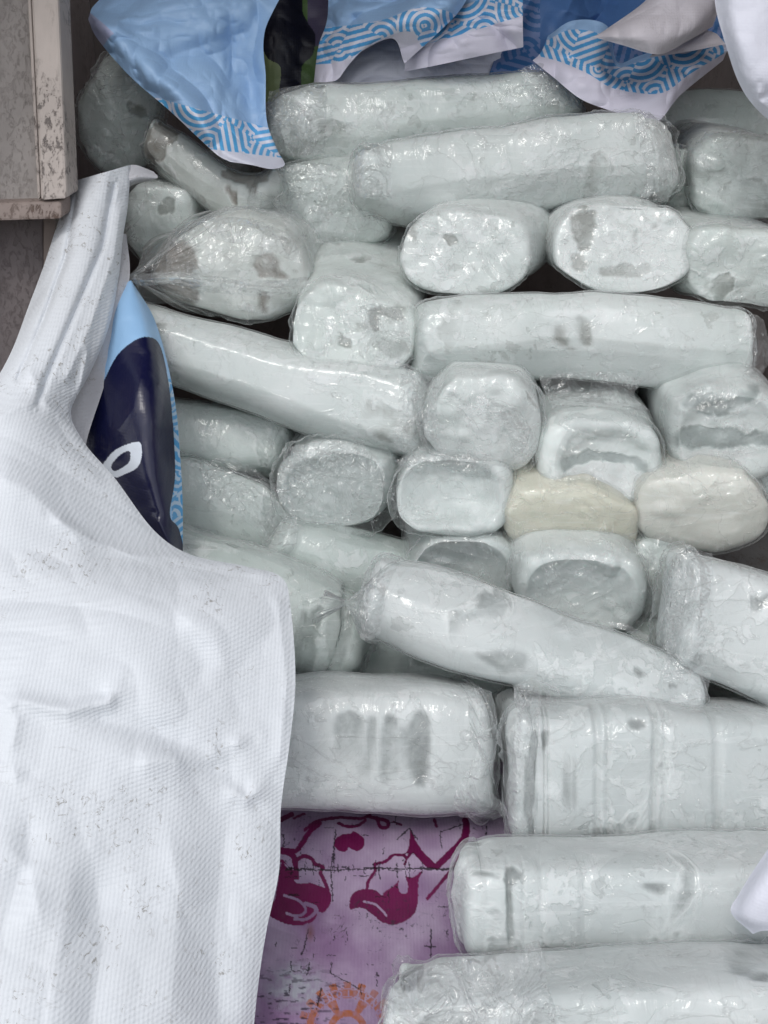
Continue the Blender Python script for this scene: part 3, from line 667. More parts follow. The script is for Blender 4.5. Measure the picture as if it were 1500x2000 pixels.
# ------------------------------------------------------------------ cloth sheets
def pldist(px, py, pts):
    best = np.full(px.shape, 1e9)
    for (x1, y1), (x2, y2) in zip(pts[:-1], pts[1:]):
        dx, dy = x2 - x1, y2 - y1; L = dx * dx + dy * dy + 1e-9
        t = np.clip(((px - x1) * dx + (py - y1) * dy) / L, 0, 1)
        best = np.minimum(best, np.hypot(px - x1 - t * dx, py - y1 - t * dy))
    return best

def knot_pattern(u, v, n=4.0):
    """interlaced multi-line arcs"""
    i = np.floor(u).astype(int); j = np.floor(v).astype(int)
    x = u - i; y = v - j
    flip = ((i + j) % 2 == 1) ^ (((i * 7 + j * 3) % 5) == 0)
    x = np.where(flip, 1 - x, x)
    d0 = np.hypot(x, y); d1 = np.hypot(1 - x, 1 - y)
    on0 = (d0 > 0.12) & (d0 < 0.88)
    d = np.where(on0, d0, d1)
    st = ((i * 5 + j * 11) % 7) < 3
    d = np.where(st, np.where((i + j * 2) % 3 == 0, x + y, x - y) * 0.7071, d)
    gap = (np.abs(d0 - 0.88) < 0.03) & ~st
    return (np.cos(2 * np.pi * n * (d - 0.12) ) > -0.15) & ~gap

def sheet(name, rows, nu, nv, mat, parent, colf=None, ridges=(), namp=0.004, nscale=14, seed=1, fine=0.0, crease=0.0, cscale=6.0):
    G = catmull(catmull(np.array(rows, float), nv, 0), nu, 1)
    px, py, d = G[..., 0], G[..., 1], G[..., 2].copy()
    for pts, w, h in ridges:
        tp = np.clip(np.minimum(np.hypot(px - pts[0][0], py - pts[0][1]), np.hypot(px - pts[-1][0], py - pts[-1][1])) / (3.5 * w), 0, 1) ** 1.3
        h = h * tp
        d -= 0.6 * h * np.exp(-(pldist(px, py, pts) / (w * 1.5)) ** 1.5)
    W = P(px, py, d)
    d = d + fbm(W * nscale, seed, 3) * namp + (ridged(W * nscale * 2.2, seed + 4, 2) - 0.4) * fine
    if crease:      # sharp folds: planes meeting along lines
        Q = W * cscale + 0.35 * fbm(W * cscale * 0.7, seed + 60, 1)[..., None]
        d = d - crease * (np.abs(vnoise(Q, seed + 61)) + 0.4 * np.abs(vnoise(Q * 2.3 + 4, seed + 62)) + 0.14 * np.abs(vnoise(Q * 5.1 + 9, seed + 63)))
    W = P(px, py, d)
    u, v = np.meshgrid(np.linspace(0, 1, nu), np.linspace(0, 1, nv))
    col = None if colf is None else colf(px, py, u, v)
    return grid_mesh(name, W, False, col=col, mat=mat, parent=parent)

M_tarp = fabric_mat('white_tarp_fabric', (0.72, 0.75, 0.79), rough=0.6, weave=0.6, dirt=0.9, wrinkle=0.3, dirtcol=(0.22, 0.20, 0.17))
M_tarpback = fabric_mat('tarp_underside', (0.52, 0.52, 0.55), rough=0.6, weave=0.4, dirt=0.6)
M_print = fabric_mat('printed_fabric', (1, 1, 1), rough=0.45, use_print=True, weave=0.15, dirt=0.12, wrinkle=0.35)
M_navy = fabric_mat('printed_gloss', (1, 1, 1), rough=0.28, use_print=True, weave=0.08, dirt=0.06, wrinkle=0.25, spec=0.6)
M_purple = fabric_mat('purple_sheet_fabric', (1, 1, 1), rough=0.42, use_print=True, weave=0.35, dirt=1.0, dirtcol=(0.025, 0.02, 0.03), wrinkle=0.3)
M_cloth = fabric_mat('white_cloth', (0.74, 0.75, 0.84), rough=0.6, weave=0.2, dirt=0.1)

# white tarp
tarp = thing('white_tarp', 'large dirty white woven tarp draped over the left side of the ice pile', 'tarp', tuple(P(250, 1600, 1.2)))
edge = [(150, 352, 255, 322, 1.56, 1.56), (128, 395, 250, 400, 1.53, 1.53), (108, 450, 240, 465, 1.50, 1.50), (85, 520, 232, 540, 1.47, 1.47), (55, 600, 212, 640, 1.43, 1.43),
        (25, 680, 175, 730, 1.38, 1.39), (-10, 745, 139, 803, 1.34, 1.36), (-70, 830, 165, 865, 1.29, 1.335), (-120, 930, 225, 935, 1.25, 1.32), (-160, 1030, 300, 1035, 1.21, 1.31), (-180, 1110, 372, 1083, 1.18, 1.30),
        (-200, 1180, 480, 1106, 1.15, 1.29), (-200, 1250, 550, 1128, 1.12, 1.27), (-200, 1330, 568, 1190, 1.09, 1.24), (-200, 1420, 577, 1330, 1.07, 1.20), (-200, 1500, 566, 1450, 1.05, 1.17), (-200, 1600, 549, 1575, 1.02, 1.15),
        (-200, 1720, 545, 1700, 0.99, 1.12), (-200, 1830, 521, 1815, 0.96, 1.09), (-200, 1950, 503, 1935, 0.94, 1.06), (-200, 2150, 484, 2130, 0.91, 1.02)]
rows = []
for k, (xl, yl, xr, yr, dl, dr) in enumerate(edge):
    r = []
    up = k <= 6
    for j, u in enumerate((0.0, 0.1, 0.25, 0.4, 0.55, 0.7, 0.84, 0.95, 1.0)):
        x = xl + (xr - xl) * u; y = yl + (yr - yl) * u
        d = dl + (dr - dl) * u - (0.045 if up else 0.05 + 0.006 * math.sin(k)) * math.sin(math.pi * u ** 0.8)
        if u == 1.0: d += 0.004
        if not up and 0.2 < u < 0.9: y += 2 * math.sin(j * 1.1 + k * .5)
        r.append((x, y, d))
    rows.append(r)
RID = [([(-60, 900), (60, 960), (150, 1050), (190, 1120)], 22, 0.014), ([(300, 1160), (420, 1250), (470, 1380)], 26, 0.012), ([(320, 1560), (350, 1750), (330, 2050)], 30, 0.014), ([(450, 1560), (420, 1800), (430, 2050)], 24, -0.010), ([(180, 1650), (200, 1850), (160, 2080)], 26, -0.014), ([(-20, 1620), (60, 1700), (90, 1850)], 24, 0.012), ([(-20, 1392), (35, 1370), (132, 1388), (210, 1370), (250, 1330)], 12, 0.018), ([(40, 1372), (25, 1450), (0, 1480)], 10, 0.008),
       ([(130, 1385), (250, 1420), (370, 1450), (420, 1470)], 20, -0.014), ([(230, 1495), (330, 1482), (400, 1500)], 16, 0.012), ([(425, 1460), (500, 1440)], 10, 0.012), ([(420, 1530), (480, 1560), (535, 1520)], 12, 0.014),
       ([(420, 1465), (420, 1535)], 14, -0.014), ([(90, 1000), (180, 1055), (260, 1085), (400, 1092), (540, 1122)], 9, 0.010), ([(-40, 840), (40, 790), (85, 783), (140, 830)], 8, 0.010), ([(85, 783), (55, 720), (70, 640)], 9, 0.008),
       ([(120, 1200), (230, 1190), (350, 1150)], 30, 0.006), ([(340, 1180), (400, 1300), (350, 1390)], 22, -0.008), ([(60, 1540), (50, 1800)], 25, -0.012), ([(0, 1520), (60, 1510)], 14, 0.014),
       ([(155, 1620), (110, 1900), (90, 2050)], 28, 0.008), ([(250, 1560), (270, 1900)], 40, 0.006), ([(150, 370), (128, 500), (85, 620), (30, 750)], 4, -0.016), ([(225, 350), (200, 480), (150, 600), (90, 740), (70, 800)], 4, -0.018), ([(238, 380), (222, 500), (175, 640), (120, 760)], 9, 0.012),
       ([(540, 1150), (560, 1330), (545, 1500)], 8, 0.004), ([(165, 660), (170, 690), (150, 790)], 5, 0.010), ([(95, 800), (140, 870), (230, 950)], 10, -0.010)]
sheet('sheet', rows, 260, 420, M_tarp, tarp, ridges=RID, namp=0.010, nscale=5, seed=5, fine=0.0008, crease=0.022, cscale=3.6)
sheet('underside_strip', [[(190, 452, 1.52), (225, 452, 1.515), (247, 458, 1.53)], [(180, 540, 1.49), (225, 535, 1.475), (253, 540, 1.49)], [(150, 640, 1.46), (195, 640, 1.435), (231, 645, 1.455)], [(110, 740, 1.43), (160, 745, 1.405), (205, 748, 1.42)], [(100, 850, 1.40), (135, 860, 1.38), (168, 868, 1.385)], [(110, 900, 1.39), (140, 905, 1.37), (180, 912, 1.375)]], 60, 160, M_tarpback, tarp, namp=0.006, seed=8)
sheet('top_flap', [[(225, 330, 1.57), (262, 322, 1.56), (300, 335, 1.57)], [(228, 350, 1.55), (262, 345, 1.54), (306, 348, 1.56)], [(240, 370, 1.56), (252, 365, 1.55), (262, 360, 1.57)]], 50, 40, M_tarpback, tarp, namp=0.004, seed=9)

# navy banner fold at left
LB = lin(150, 190, 228); LB2 = lin(125, 170, 215); NV = (0.004, 0.005, 0.035); WH = (0.72, 0.73, 0.80); PB = lin(72, 150, 203)
def col_navy(px, py, u, v):
    c = np.empty(px.shape + (3,)); c[:] = LB
    strip = px > 322 + (py - 700) * 0.045
    pat = knot_pattern((px * 0.9 + py * 0.2) / 42, py / 42, 3.0)
    c[strip & (py > 740)] = lin(175, 195, 215); c[strip & pat & (py > 740)] = PB
    navy = smooth([(120, 900), (190, 770), (225, 700), (258, 668), (288, 658), (312, 674), (328, 740), (338, 830), (342, 930), (332, 1005), (350, 1035), (357, 1100), (300, 1120), (180, 1030)])
    c[pip(px, py, navy)] = NV
    D = lambda q: [(a / 2.5, 300 + b / 2.5) for a, b in q]
    out = smooth(D([(500, 1540), (515, 1500), (560, 1450), (620, 1420), (678, 1408), (692, 1440), (690, 1490), (668, 1535), (610, 1565), (560, 1580)]), 6)
    inn = smooth(D([(543, 1535), (552, 1508), (590, 1468), (630, 1453), (637, 1480), (628, 1510), (590, 1538), (560, 1550)]), 6)
    c[pip(px, py, out) & ~pip(px, py, inn)] = lin(215, 222, 232)
    return c
nb = thing('printed_banner', 'navy and light blue banner fold with a white D-shaped outline, tucked under the white tarp', 'banner', tuple(P(280, 900, 1.42)))
sheet('fold', [[(235, 560, 1.50), (248, 552, 1.49), (256, 548, 1.49), (262, 556, 1.50)], [(180, 600, 1.49), (232, 598, 1.46), (270, 602, 1.46), (300, 620, 1.49)], [(150, 700, 1.47), (208, 700, 1.43), (285, 690, 1.42), (326, 705, 1.46)],
      [(120, 800, 1.45), (190, 790, 1.42), (290, 780, 1.38), (344, 800, 1.44)], [(110, 880, 1.44), (200, 880, 1.41), (290, 870, 1.37), (351, 880, 1.43)], [(150, 960, 1.43), (230, 950, 1.40), (300, 945, 1.37), (356, 960, 1.42)],
      [(200, 1030, 1.42), (270, 1020, 1.39), (320, 1015, 1.375), (357, 1025, 1.41)], [(280, 1100, 1.40), (310, 1100, 1.39), (340, 1100, 1.385), (357, 1095, 1.40)]], 220, 420, M_navy, nb, col_navy,
      ridges=[([(285, 690), (260, 800), (200, 880)], 14, 0.012), ([(300, 1000), (330, 1060), (350, 1090)], 6, 0.010)], namp=0.004, seed=21, crease=0.004, cscale=7)

# purple printed sheet on the floor
def crop(q): return [(480 + a / 3.125, 1560 + b / 3.125) for a, b in q]
MG = (0.125, 0.003, 0.055)
FONT = {'I': [[(0, 0), (0, 1)]], 'N': [[(-.35, 0), (-.35, 1), (.35, 0), (.35, 1)]], 'T': [[(0, 0), (0, 1)], [(-.38, 1), (.38, 1)]], 'E': [[(.3, 0), (-.3, 0), (-.3, 1), (.3, 1)], [(-.3, .5), (.2, .5)]],
        'R': [[(-.3, 0), (-.3, 1), (.15, 1), (.32, .78), (.15, .52), (-.3, .5)], [(0, .5), (.35, 0)]], 'A': [[(-.38, 0), (0, 1), (.38, 0)], [(-.2, .35), (.2, .35)]],
        'O': [[(-.36, .5), (-.25, .12), (0, 0), (.25, .12), (.36, .5), (.25, .88), (0, 1), (-.25, .88), (-.36, .5)]], 'L': [[(-.3, 1), (-.3, 0), (.32, 0)]], 'Y': [[(0, 0), (0, .5)], [(-.35, 1), (0, .5), (.35, 1)]]}
def col_purple(px, py, u, v):
    rng = random.Random(4)
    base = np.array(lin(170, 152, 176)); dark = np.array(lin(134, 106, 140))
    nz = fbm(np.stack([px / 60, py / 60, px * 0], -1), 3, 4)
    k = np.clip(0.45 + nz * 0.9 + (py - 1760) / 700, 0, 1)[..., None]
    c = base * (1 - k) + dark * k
    # faded whitish area at lower left
    f = np.clip(1 - np.hypot((px - 575) / 75, (py - 1925) / 60), 0, 1) * (0.6 + 0.6 * fbm(np.stack([px / 9, py / 9, px * 0 + 2], -1), 8, 3))
    f = np.clip(f * 1.6, 0, 0.8)[..., None]; c = c * (1 - f) + np.array(lin(165, 170, 178)) * f
    wx = px + 0.8 * vnoise(np.stack([px / 4, py / 4, px * 0], -1), 5); wy = py + 0.8 * vnoise(np.stack([px / 4, py / 4, px * 0 + 9], -1), 6)
    ink = np.zeros(px.shape, bool)
    fills = [
        [(660, 200), (690, 215), (722, 245), (722, 290), (690, 318), (650, 310), (632, 298), (610, 322), (570, 320), (542, 290), (548, 245), (590, 218), (640, 212)],
        [(215, 400), (250, 420), (290, 470), (310, 515), (400, 515), (470, 540), (505, 560), (522, 590), (515, 640), (480, 690), (440, 695), (420, 740), (340, 772), (250, 765), (170, 730), (120, 680), (180, 600)],
        [(633, 640), (645, 590), (690, 558), (740, 550), (790, 560), (830, 590), (850, 565), (900, 535), (935, 495), (930, 540), (955, 580), (985, 570), (990, 520), (975, 475), (1020, 480), (1080, 440), (1055, 500), (1045, 660), (1000, 730), (920, 768), (850, 760), (790, 720), (740, 680), (690, 665), (640, 675)],
        [(1005, 190), (1022, 225), (1080, 320), (1160, 400), (1150, 425), (1095, 410), (1040, 350), (1005, 330), (940, 350), (985, 320), (1000, 260)]]
    for q in fills: ink |= pip(wx, wy, smooth(crop(q), 6))
    lines = [([(1340, 130), (1345, 180), (1320, 260), (1250, 330), (1165, 415)], 6.5), ([(1360, 200), (1330, 300), (1280, 400), (1210, 490), (1110, 608)], 3.6),
             ([(740, 550), (750, 500), (790, 440), (790, 400), (850, 385), (900, 345), (960, 345), (985, 360), (1005, 330)], 3.0), ([(985, 360), (970, 400)], 2.5), ([(210, 310), (300, 320), (345, 270), (400, 190), (450, 150)], 5.0),
             ([(210, 320), (290, 350), (310, 480)], 5.5), ([(310, 380), (350, 350), (400, 365), (425, 400), (470, 415), (455, 450), (480, 500), (500, 560)], 3.6), ([(360, 190), (430, 140), (560, 115), (700, 120), (760, 100)], 3.0), ([(565, 150), (620, 170), (690, 160), (730, 130)], 3.0),
             ([(760, 110), (800, 125), (820, 170), (860, 175), (865, 140), (800, 118)], 3.6), ([(210, 130), (280, 95)], 5.0), ([(290, 120), (360, 92)], 2.2), ([(1150, 130), (1165, 170)], 3.0), ([(900, 140), (950, 160)], 2.0), ([(215, 380), (260, 400), (290, 470)], 3.0)]
    for q, w in lines: ink |= pldist(wx, wy, [tuple(t) for t in catmull(np.array(crop(q)), len(q) * 5)] if len(q) > 2 else crop(q)) < w
    cuts = [([(235, 590), (320, 620), (365, 670), (350, 705), (300, 715), (250, 700)], 2.6), ([(300, 735), (370, 735), (420, 700), (435, 680)], 3.0), ([(365, 640), (420, 660), (432, 690)], 4.0), ([(722, 628), (790, 645), (830, 680), (858, 712)], 2.2), ([(215, 350), (240, 370), (270, 410)], 3.2)]
    for q, w in cuts: ink &= ~(pldist(px, py, [tuple(t) for t in catmull(np.array(crop(q)), 24)]) < w)
    cc = np.array(MG) * (1 + 0.25 * nz[..., None]); c[ink] = cc[ink]
    # gear emblem, seen upside down
    gx, gy = 480 + 620 / 3.125, 1560 + 1405 / 3.125
    r = np.hypot((px - gx) / 96, (py - gy) / 92); th = np.arctan2(-(py - gy) / 92, (px - gx) / 96)
    org = np.array(lin(158, 92, 62)); tooth = np.cos(th * 20) > -0.05
    fade = np.clip(0.78 + 0.5 * fbm(np.stack([px / 7, py / 7, px * 0], -1), 31, 3), 0, 1)[..., None]
    gm = ((r < 0.86) | ((r < 1.0) & tooth)) & ~((r < 0.66) & (r > 0.40) & (np.cos(th * 6) < 0.6)) & ~((r < 0.26) & (r > 0.0))
    lt = (np.abs(r - 0.68) < 0.012) | (np.abs(r - 0.845) < 0.010)
    word = 'INTERNATIONAL'
    for kk, ch in enumerate(word[::-1]):
        a = math.radians(146 - kk * 14.5)
        ux, uy = math.cos(a), math.sin(a)
        # glyph tops point to the hub
        lx = (px - gx) / 96 * uy * -1 + (-(py - gy) / 92) * ux
        lr = (px - gx) / 96 * ux + (-(py - gy) / 92) * uy
        gxx = lx / 0.13; gyy = (0.815 - lr) / 0.115
        near = (np.abs(gxx) < 1) & (gyy > -0.3) & (gyy < 1.3)
        if near.any():
            dd = np.full(px.shape, 9.0)
            for st in FONT[ch]:
                dd[near] = np.minimum(dd[near], pldist(gxx[near], gyy[near], st))
            lt |= dd < 0.13
    gm &= ~lt
    c[gm] = (c * (1 - fade) + org * fade)[gm]
    # rust stain
    s = np.clip(1 - np.hypot((px - 606) / 11, (py - 1822) / 22), 0, 1)[..., None] * 0.7; c = c * (1 - s) + np.array(lin(110, 62, 40)) * s
    # fold cracks
    cracks = [([(560, 1697), (650, 1700), (740, 1696), (820, 1697), (900, 1697)], 1.3)]
    for i in range(150):
        x = rng.uniform(490, 960); y = rng.choice([1697, 1697, rng.uniform(1600, 2000), rng.uniform(1600, 2000)]) + rng.uniform(-4, 4)
        L = rng.uniform(3, 16); 
        if rng.random() < 0.6: q = [(x, y - L), (x + rng.uniform(-2, 2), y), (x + rng.uniform(-2, 2), y + L)]
        else: q = [(x - L, y), (x, y + rng.uniform(-1.5, 1.5)), (x + L, y)]
        cracks.append((q, rng.uniform(0.5, 1.1)))
    for q in ([(655, 1620), (652, 1660), (646, 1700), (650, 1760)], [(843, 1815), (841, 1850), (842, 1875)], [(828, 1848), (852, 1848)], [(775, 1640), (800, 1618), (815, 1640)], [(905, 1610), (860, 1625), (862, 1655)], [(602, 1815), (595, 1850), (588, 1865)], [(648, 1880), (645, 1900), (700, 1930)], [(605, 1880), (600, 1905)], [(628, 1930), (618, 1970)]):
        cracks.append((q, 1.2))
    m = np.zeros(px.shape, bool)
    for q, w in cracks:
        x0 = min(a for a, b in q) - 4; x1 = max(a for a, b in q) + 4; y0 = min(b for a, b in q) - 4; y1 = max(b for a, b in q) + 4
        bx = (px > x0) & (px < x1) & (py > y0) & (py < y1)
        if bx.any():
            jx = px[bx] + 1.6 * vnoise(np.stack([px[bx] / 3, py[bx] / 3, px[bx] * 0], -1), 77); jy = py[bx] + 1.6 * vnoise(np.stack([px[bx] / 3, py[bx] / 3, px[bx] * 0 + 4], -1), 78)
            m[bx] |= pldist(jx, jy, q) < w
    c[m] = c[m] * 0.12
    # dark smudges
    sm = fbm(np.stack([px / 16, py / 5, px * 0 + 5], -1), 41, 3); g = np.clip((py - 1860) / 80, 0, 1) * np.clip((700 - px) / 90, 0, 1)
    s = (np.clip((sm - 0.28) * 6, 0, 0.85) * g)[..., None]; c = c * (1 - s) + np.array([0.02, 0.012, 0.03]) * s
    return c
def floor_depth(px, py, z=FLOOR):
    ray = FW[2] + (1000 - py) / FPX * UP[2]
    return (z - CAM[2]) / ray
prow = []
for y, dz in ((1430, 0.0), (1500, 0.0), (1570, 0.002), (1620, 0.012), (1680, 0.010), (1760, 0.004), (1850, 0.004), (1950, 0.004), (2080, 0.004), (2200, 0.004)):
    prow.append([(x, y, float(floor_depth(x, y, FLOOR + dz + 0.004 * math.sin(x * 0.02 + y * 0.013)))) for x in range(300, 1161, 86)])
pur = thing('purple_sheet', 'faded purple printed plastic sheet with magenta drawings and orange gear emblem, on the floor', 'plastic sheet', tuple(P(700, 1800, 1.25)))
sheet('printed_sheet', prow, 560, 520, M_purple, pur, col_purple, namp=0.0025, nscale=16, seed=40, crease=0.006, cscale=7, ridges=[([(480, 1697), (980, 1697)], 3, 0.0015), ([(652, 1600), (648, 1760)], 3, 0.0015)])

# blue banner heaped on top
BL = lin(148, 180, 216); BL2 = lin(92, 128, 180); MARG = (0.62, 0.60, 0.70); PW = (0.62, 0.63, 0.72)
ban = thing('blue_banner', 'crumpled light blue banner with interlaced line border, heaped along the top of the ice', 'banner', tuple(P(800, 150, 1.75)))
def patc(px, py, ang, sc, n=3.6):
    a = math.radians(ang); uu = (px * math.cos(a) + py * math.sin(a)) / sc; vv = (-px * math.sin(a) + py * math.cos(a)) / sc
    return knot_pattern(uu, vv, n)
def col_b1(px, py, u, v):
    c = np.empty(px.shape + (3,)); c[:] = BL
    pat = patc(px, py, 35, 62, 4.6)
    line = 197 + (px - 328) * 0.27
    z = (py > line)
    c[z] = PW; c[z & pat] = lin(84, 160, 210)
    mar = (py > 293 + (px - 425) * 0.12) & (px > 400)
    c[mar] = PW
    ret = (u < 0.25) & (v < 0.2); c[ret] = lin(165, 170, 200)
    return c
sheet('fold', [[(172, 38, 1.60), (176, 25, 1.59), (184, 10, 1.60), (215, -20, 1.62), (260, -60, 1.64)], [(192, 78, 1.585), (212, 55, 1.555), (262, 40, 1.585), (350, -10, 1.61), (420, -60, 1.62)],
      [(255, 150, 1.57), (280, 122, 1.54), (325, 95, 1.575), (420, 40, 1.59), (560, -60, 1.62)], [(330, 215, 1.56), (355, 190, 1.535), (395, 168, 1.57), (455, 110, 1.62), (517, 62, 1.60)],
      [(382, 264, 1.555), (400, 243, 1.54), (430, 225, 1.575), (480, 185, 1.63), (519, 150, 1.61)], [(425, 303, 1.55), (445, 296, 1.545), (470, 285, 1.575), (500, 260, 1.62), (521, 235, 1.61)],
      [(450, 316, 1.55), (490, 322, 1.55), (530, 330, 1.56), (556, 322, 1.59), (545, 300, 1.62)]], 260, 300, M_print, ban, col_b1, ridges=[([(300, 122), (420, 80), (515, 52)], 12, -0.012), ([(225, 70), (232, 40), (270, 30)], 6, 0.012), ([(255, 60), (300, 62), (305, 35)], 6, 0.008)], namp=0.004, seed=50, fine=0.0008, crease=0.024, cscale=10)
def col_b2(px, py, u, v):
    c = np.empty(px.shape + (3,)); c[:] = lin(120, 132, 92)
    c[px > 588] = lin(78, 104, 58)
    c[(py < 90) & (px > 600)] = lin(78, 72, 96)
    c[pip(px, py, smooth([(505, 55), (520, 110), (548, 132), (547, 190), (585, 190), (590, 130), (610, 108), (616, 70), (600, 42), (590, 10), (600, -80), (500, -80)]))] = (0.004, 0.005, 0.014)
    return c
sheet('fold', [[(470, -80, 1.80), (540, -80, 1.78), (600, -80, 1.80), (660, -80, 1.80)], [(480, 20, 1.80), (540, 20, 1.77), (600, 20, 1.80), (665, 20, 1.79)], [(490, 100, 1.79), (540, 100, 1.76), (600, 100, 1.78), (665, 100, 1.78)], [(500, 200, 1.78), (545, 200, 1.76), (600, 200, 1.77), (660, 200, 1.78)]], 130, 150, M_print, ban, col_b2, namp=0.008, seed=55, crease=0.012, cscale=9)
def col_strip(a, b, ang, base=BL, sc=62, n=4.6, white=MARG):
    def f(px, py, u, v):
        c = np.empty(px.shape + (3,)); c[:] = base
        pat = patc(px, py, ang, sc, n); z = (v > a) & (v <= b)
        c[z] = PW; c[z & pat] = lin(78, 152, 205); c[v > b] = white
        return c
    return f
def cols(cl): return [list(r) for r in zip(*cl)]
sheet('fold', cols([[(640, -80, 1.74), (640, 30, 1.73), (622, 90, 1.72), (613, 160, 1.73)], [(730, -80, 1.72), (700, 25, 1.68), (668, 85, 1.68), (640, 160, 1.70)], [(800, -80, 1.72), (770, 15, 1.66), (710, 75, 1.65), (663, 152, 1.69)],
      [(860, -80, 1.70), (830, -5, 1.63), (775, 50, 1.62), (690, 112, 1.67)], [(920, -80, 1.70), (880, 0, 1.62), (830, 45, 1.61), (765, 75, 1.64)], [(950, -80, 1.72), (905, 10, 1.65), (860, 60, 1.64), (790, 124, 1.66)]]), 220, 160, M_print, ban, col_strip(0.45, 0.84, 30), namp=0.004, seed=60, crease=0.035, cscale=9)
sheet('fold', [[(650, 60, 1.80), (750, 60, 1.77), (850, 60, 1.78), (980, 60, 1.80)], [(655, 110, 1.79), (750, 105, 1.75), (850, 115, 1.75), (980, 100, 1.77)], [(650, 175, 1.76), (750, 165, 1.73), (850, 160, 1.73), (980, 150, 1.74)]], 90, 60, M_cloth, ban, namp=0.006, seed=63, crease=0.03, cscale=9)
sheet('fold', cols([[(800, 20, 1.72), (796, 70, 1.70), (792, 100, 1.69), (790, 140, 1.70)], [(870, -20, 1.70), (866, 45, 1.67), (862, 84, 1.66), (860, 126, 1.67)], [(950, -50, 1.69), (948, 15, 1.65), (946, 60, 1.64), (944, 108, 1.66)], [(1022, -80, 1.69), (1021, -10, 1.65), (1021, 38, 1.64), (1022, 92, 1.66)]]), 200, 180, M_print, ban, col_strip(0.22, 0.62, 15), namp=0.003, seed=66, crease=0.03, cscale=9)
def col_bg(px, py, u, v):
    c = np.empty(px.shape + (3,)); c[:] = lin(84, 122, 176)
    pat = patc(px, py, 60, 60, 3.6); z = (py > 150 - (px - 1000) * 0.35) | (px < 1055)
    c[z] = lin(120, 140, 185); c[z & pat] = lin(62, 110, 165)
    return c
sheet('fold', [[(990, -80, 1.82), (1080, -80, 1.79), (1160, -80, 1.83), (1260, -80, 1.84), (1420, -80, 1.85)], [(985, 30, 1.80), (1080, 30, 1.76), (1160, 30, 1.82), (1260, 40, 1.83), (1420, 40, 1.83)], [(970, 100, 1.78), (1080, 100, 1.75), (1160, 100, 1.80), (1260, 100, 1.84), (1400, 100, 1.83)], [(950, 160, 1.76), (1080, 160, 1.75), (1160, 190, 1.78), (1240, 200, 1.80), (1330, 180, 1.82)]], 260, 200, M_print, ban, col_bg, ridges=[([(1130, -40), (1110, 20), (1150, 35), (1200, 10)], 8, 0.03)], namp=0.008, seed=70, crease=0.05, cscale=7)
sheet('fold', cols([[(1070, 70, 1.72), (1062, 92, 1.70), (1052, 108, 1.68), (1040, 118, 1.67)], [(1120, 40, 1.71), (1112, 82, 1.68), (1098, 118, 1.66), (1082, 152, 1.66)], [(1185, 50, 1.71), (1170, 100, 1.68), (1152, 140, 1.66), (1132, 192, 1.65)], [(1205, 120, 1.74), (1200, 140, 1.70), (1190, 165, 1.66), (1180, 212, 1.64)],
      [(1245, 110, 1.75), (1240, 140, 1.71), (1232, 175, 1.66), (1225, 225, 1.64)], [(1320, 85, 1.70), (1308, 125, 1.66), (1296, 175, 1.64), (1282, 238, 1.64)], [(1380, 80, 1.69), (1368, 105, 1.67), (1350, 140, 1.65), (1330, 185, 1.66)], [(1440, 70, 1.72), (1430, 85, 1.71), (1420, 100, 1.70), (1412, 118, 1.72)]]), 340, 170, M_print, ban, col_strip(0.14, 0.70, 25), namp=0.003, seed=75, crease=0.034, cscale=9, ridges=[([(1200, 110), (1190, 200)], 8, -0.02)])
M_grey = fabric_mat('banner_back', (0.56, 0.53, 0.57), rough=0.6, weave=0.2, dirt=0.25, wrinkle=0.6)
sheet('reverse_flap', [[(1158, 72, 1.60), (1162, 70, 1.60), (1170, 66, 1.60), (1180, 60, 1.61)], [(1215, 88, 1.58), (1225, 70, 1.565), (1240, 40, 1.57), (1262, 0, 1.60)], [(1286, 106, 1.57), (1305, 70, 1.55), (1318, 20, 1.56), (1330, -80, 1.60)], [(1340, 82, 1.585), (1365, 50, 1.57), (1385, 0, 1.58), (1400, -80, 1.61)], [(1392, 52, 1.62), (1400, 30, 1.61), (1420, -20, 1.62), (1440, -80, 1.64)]], 110, 110, M_grey, ban, namp=0.004, seed=80, crease=0.022, cscale=9)
sheet('reverse_flap', [[(1268, 112, 1.62), (1272, 108, 1.62), (1280, 98, 1.63)], [(1320, 105, 1.61), (1335, 85, 1.61), (1350, 50, 1.63)], [(1370, 96, 1.61), (1380, 80, 1.61), (1385, 60, 1.63)], [(1418, 86, 1.62), (1412, 80, 1.62), (1400, 66, 1.63)]], 60, 40, M_grey, ban, namp=0.004, seed=83)

# white cloths at the right edge
wc = thing('white_cloth', 'smooth white cloth hanging down at the upper right corner', 'cloth', tuple(P(1480, 120, 1.4)))
sheet('cloth', [[(1391, -80, 1.42), (1430, -80, 1.39), (1520, -80, 1.40), (1680, -80, 1.42)], [(1397, 10, 1.42), (1440, 10, 1.39), (1530, 10, 1.39), (1680, 10, 1.42)], [(1415, 80, 1.42), (1455, 85, 1.39), (1540, 90, 1.40), (1680, 90, 1.42)], [(1440, 155, 1.43), (1470, 150, 1.40), (1550, 150, 1.40), (1680, 150, 1.42)], [(1468, 202, 1.44), (1495, 195, 1.42), (1560, 200, 1.42), (1680, 210, 1.43)], [(1512, 245, 1.45), (1540, 262, 1.44), (1600, 280, 1.44), (1680, 290, 1.45)]], 90, 110, M_cloth, wc, ridges=[([(1485, 160), (1480, 195), (1505, 215)], 6, 0.012)], namp=0.005, seed=90, fine=0.001)
wc2 = thing('white_cloth', 'small bluish white cloth corner lying on the middle lower right block', 'cloth', tuple(P(1480, 1750, 1.0)))
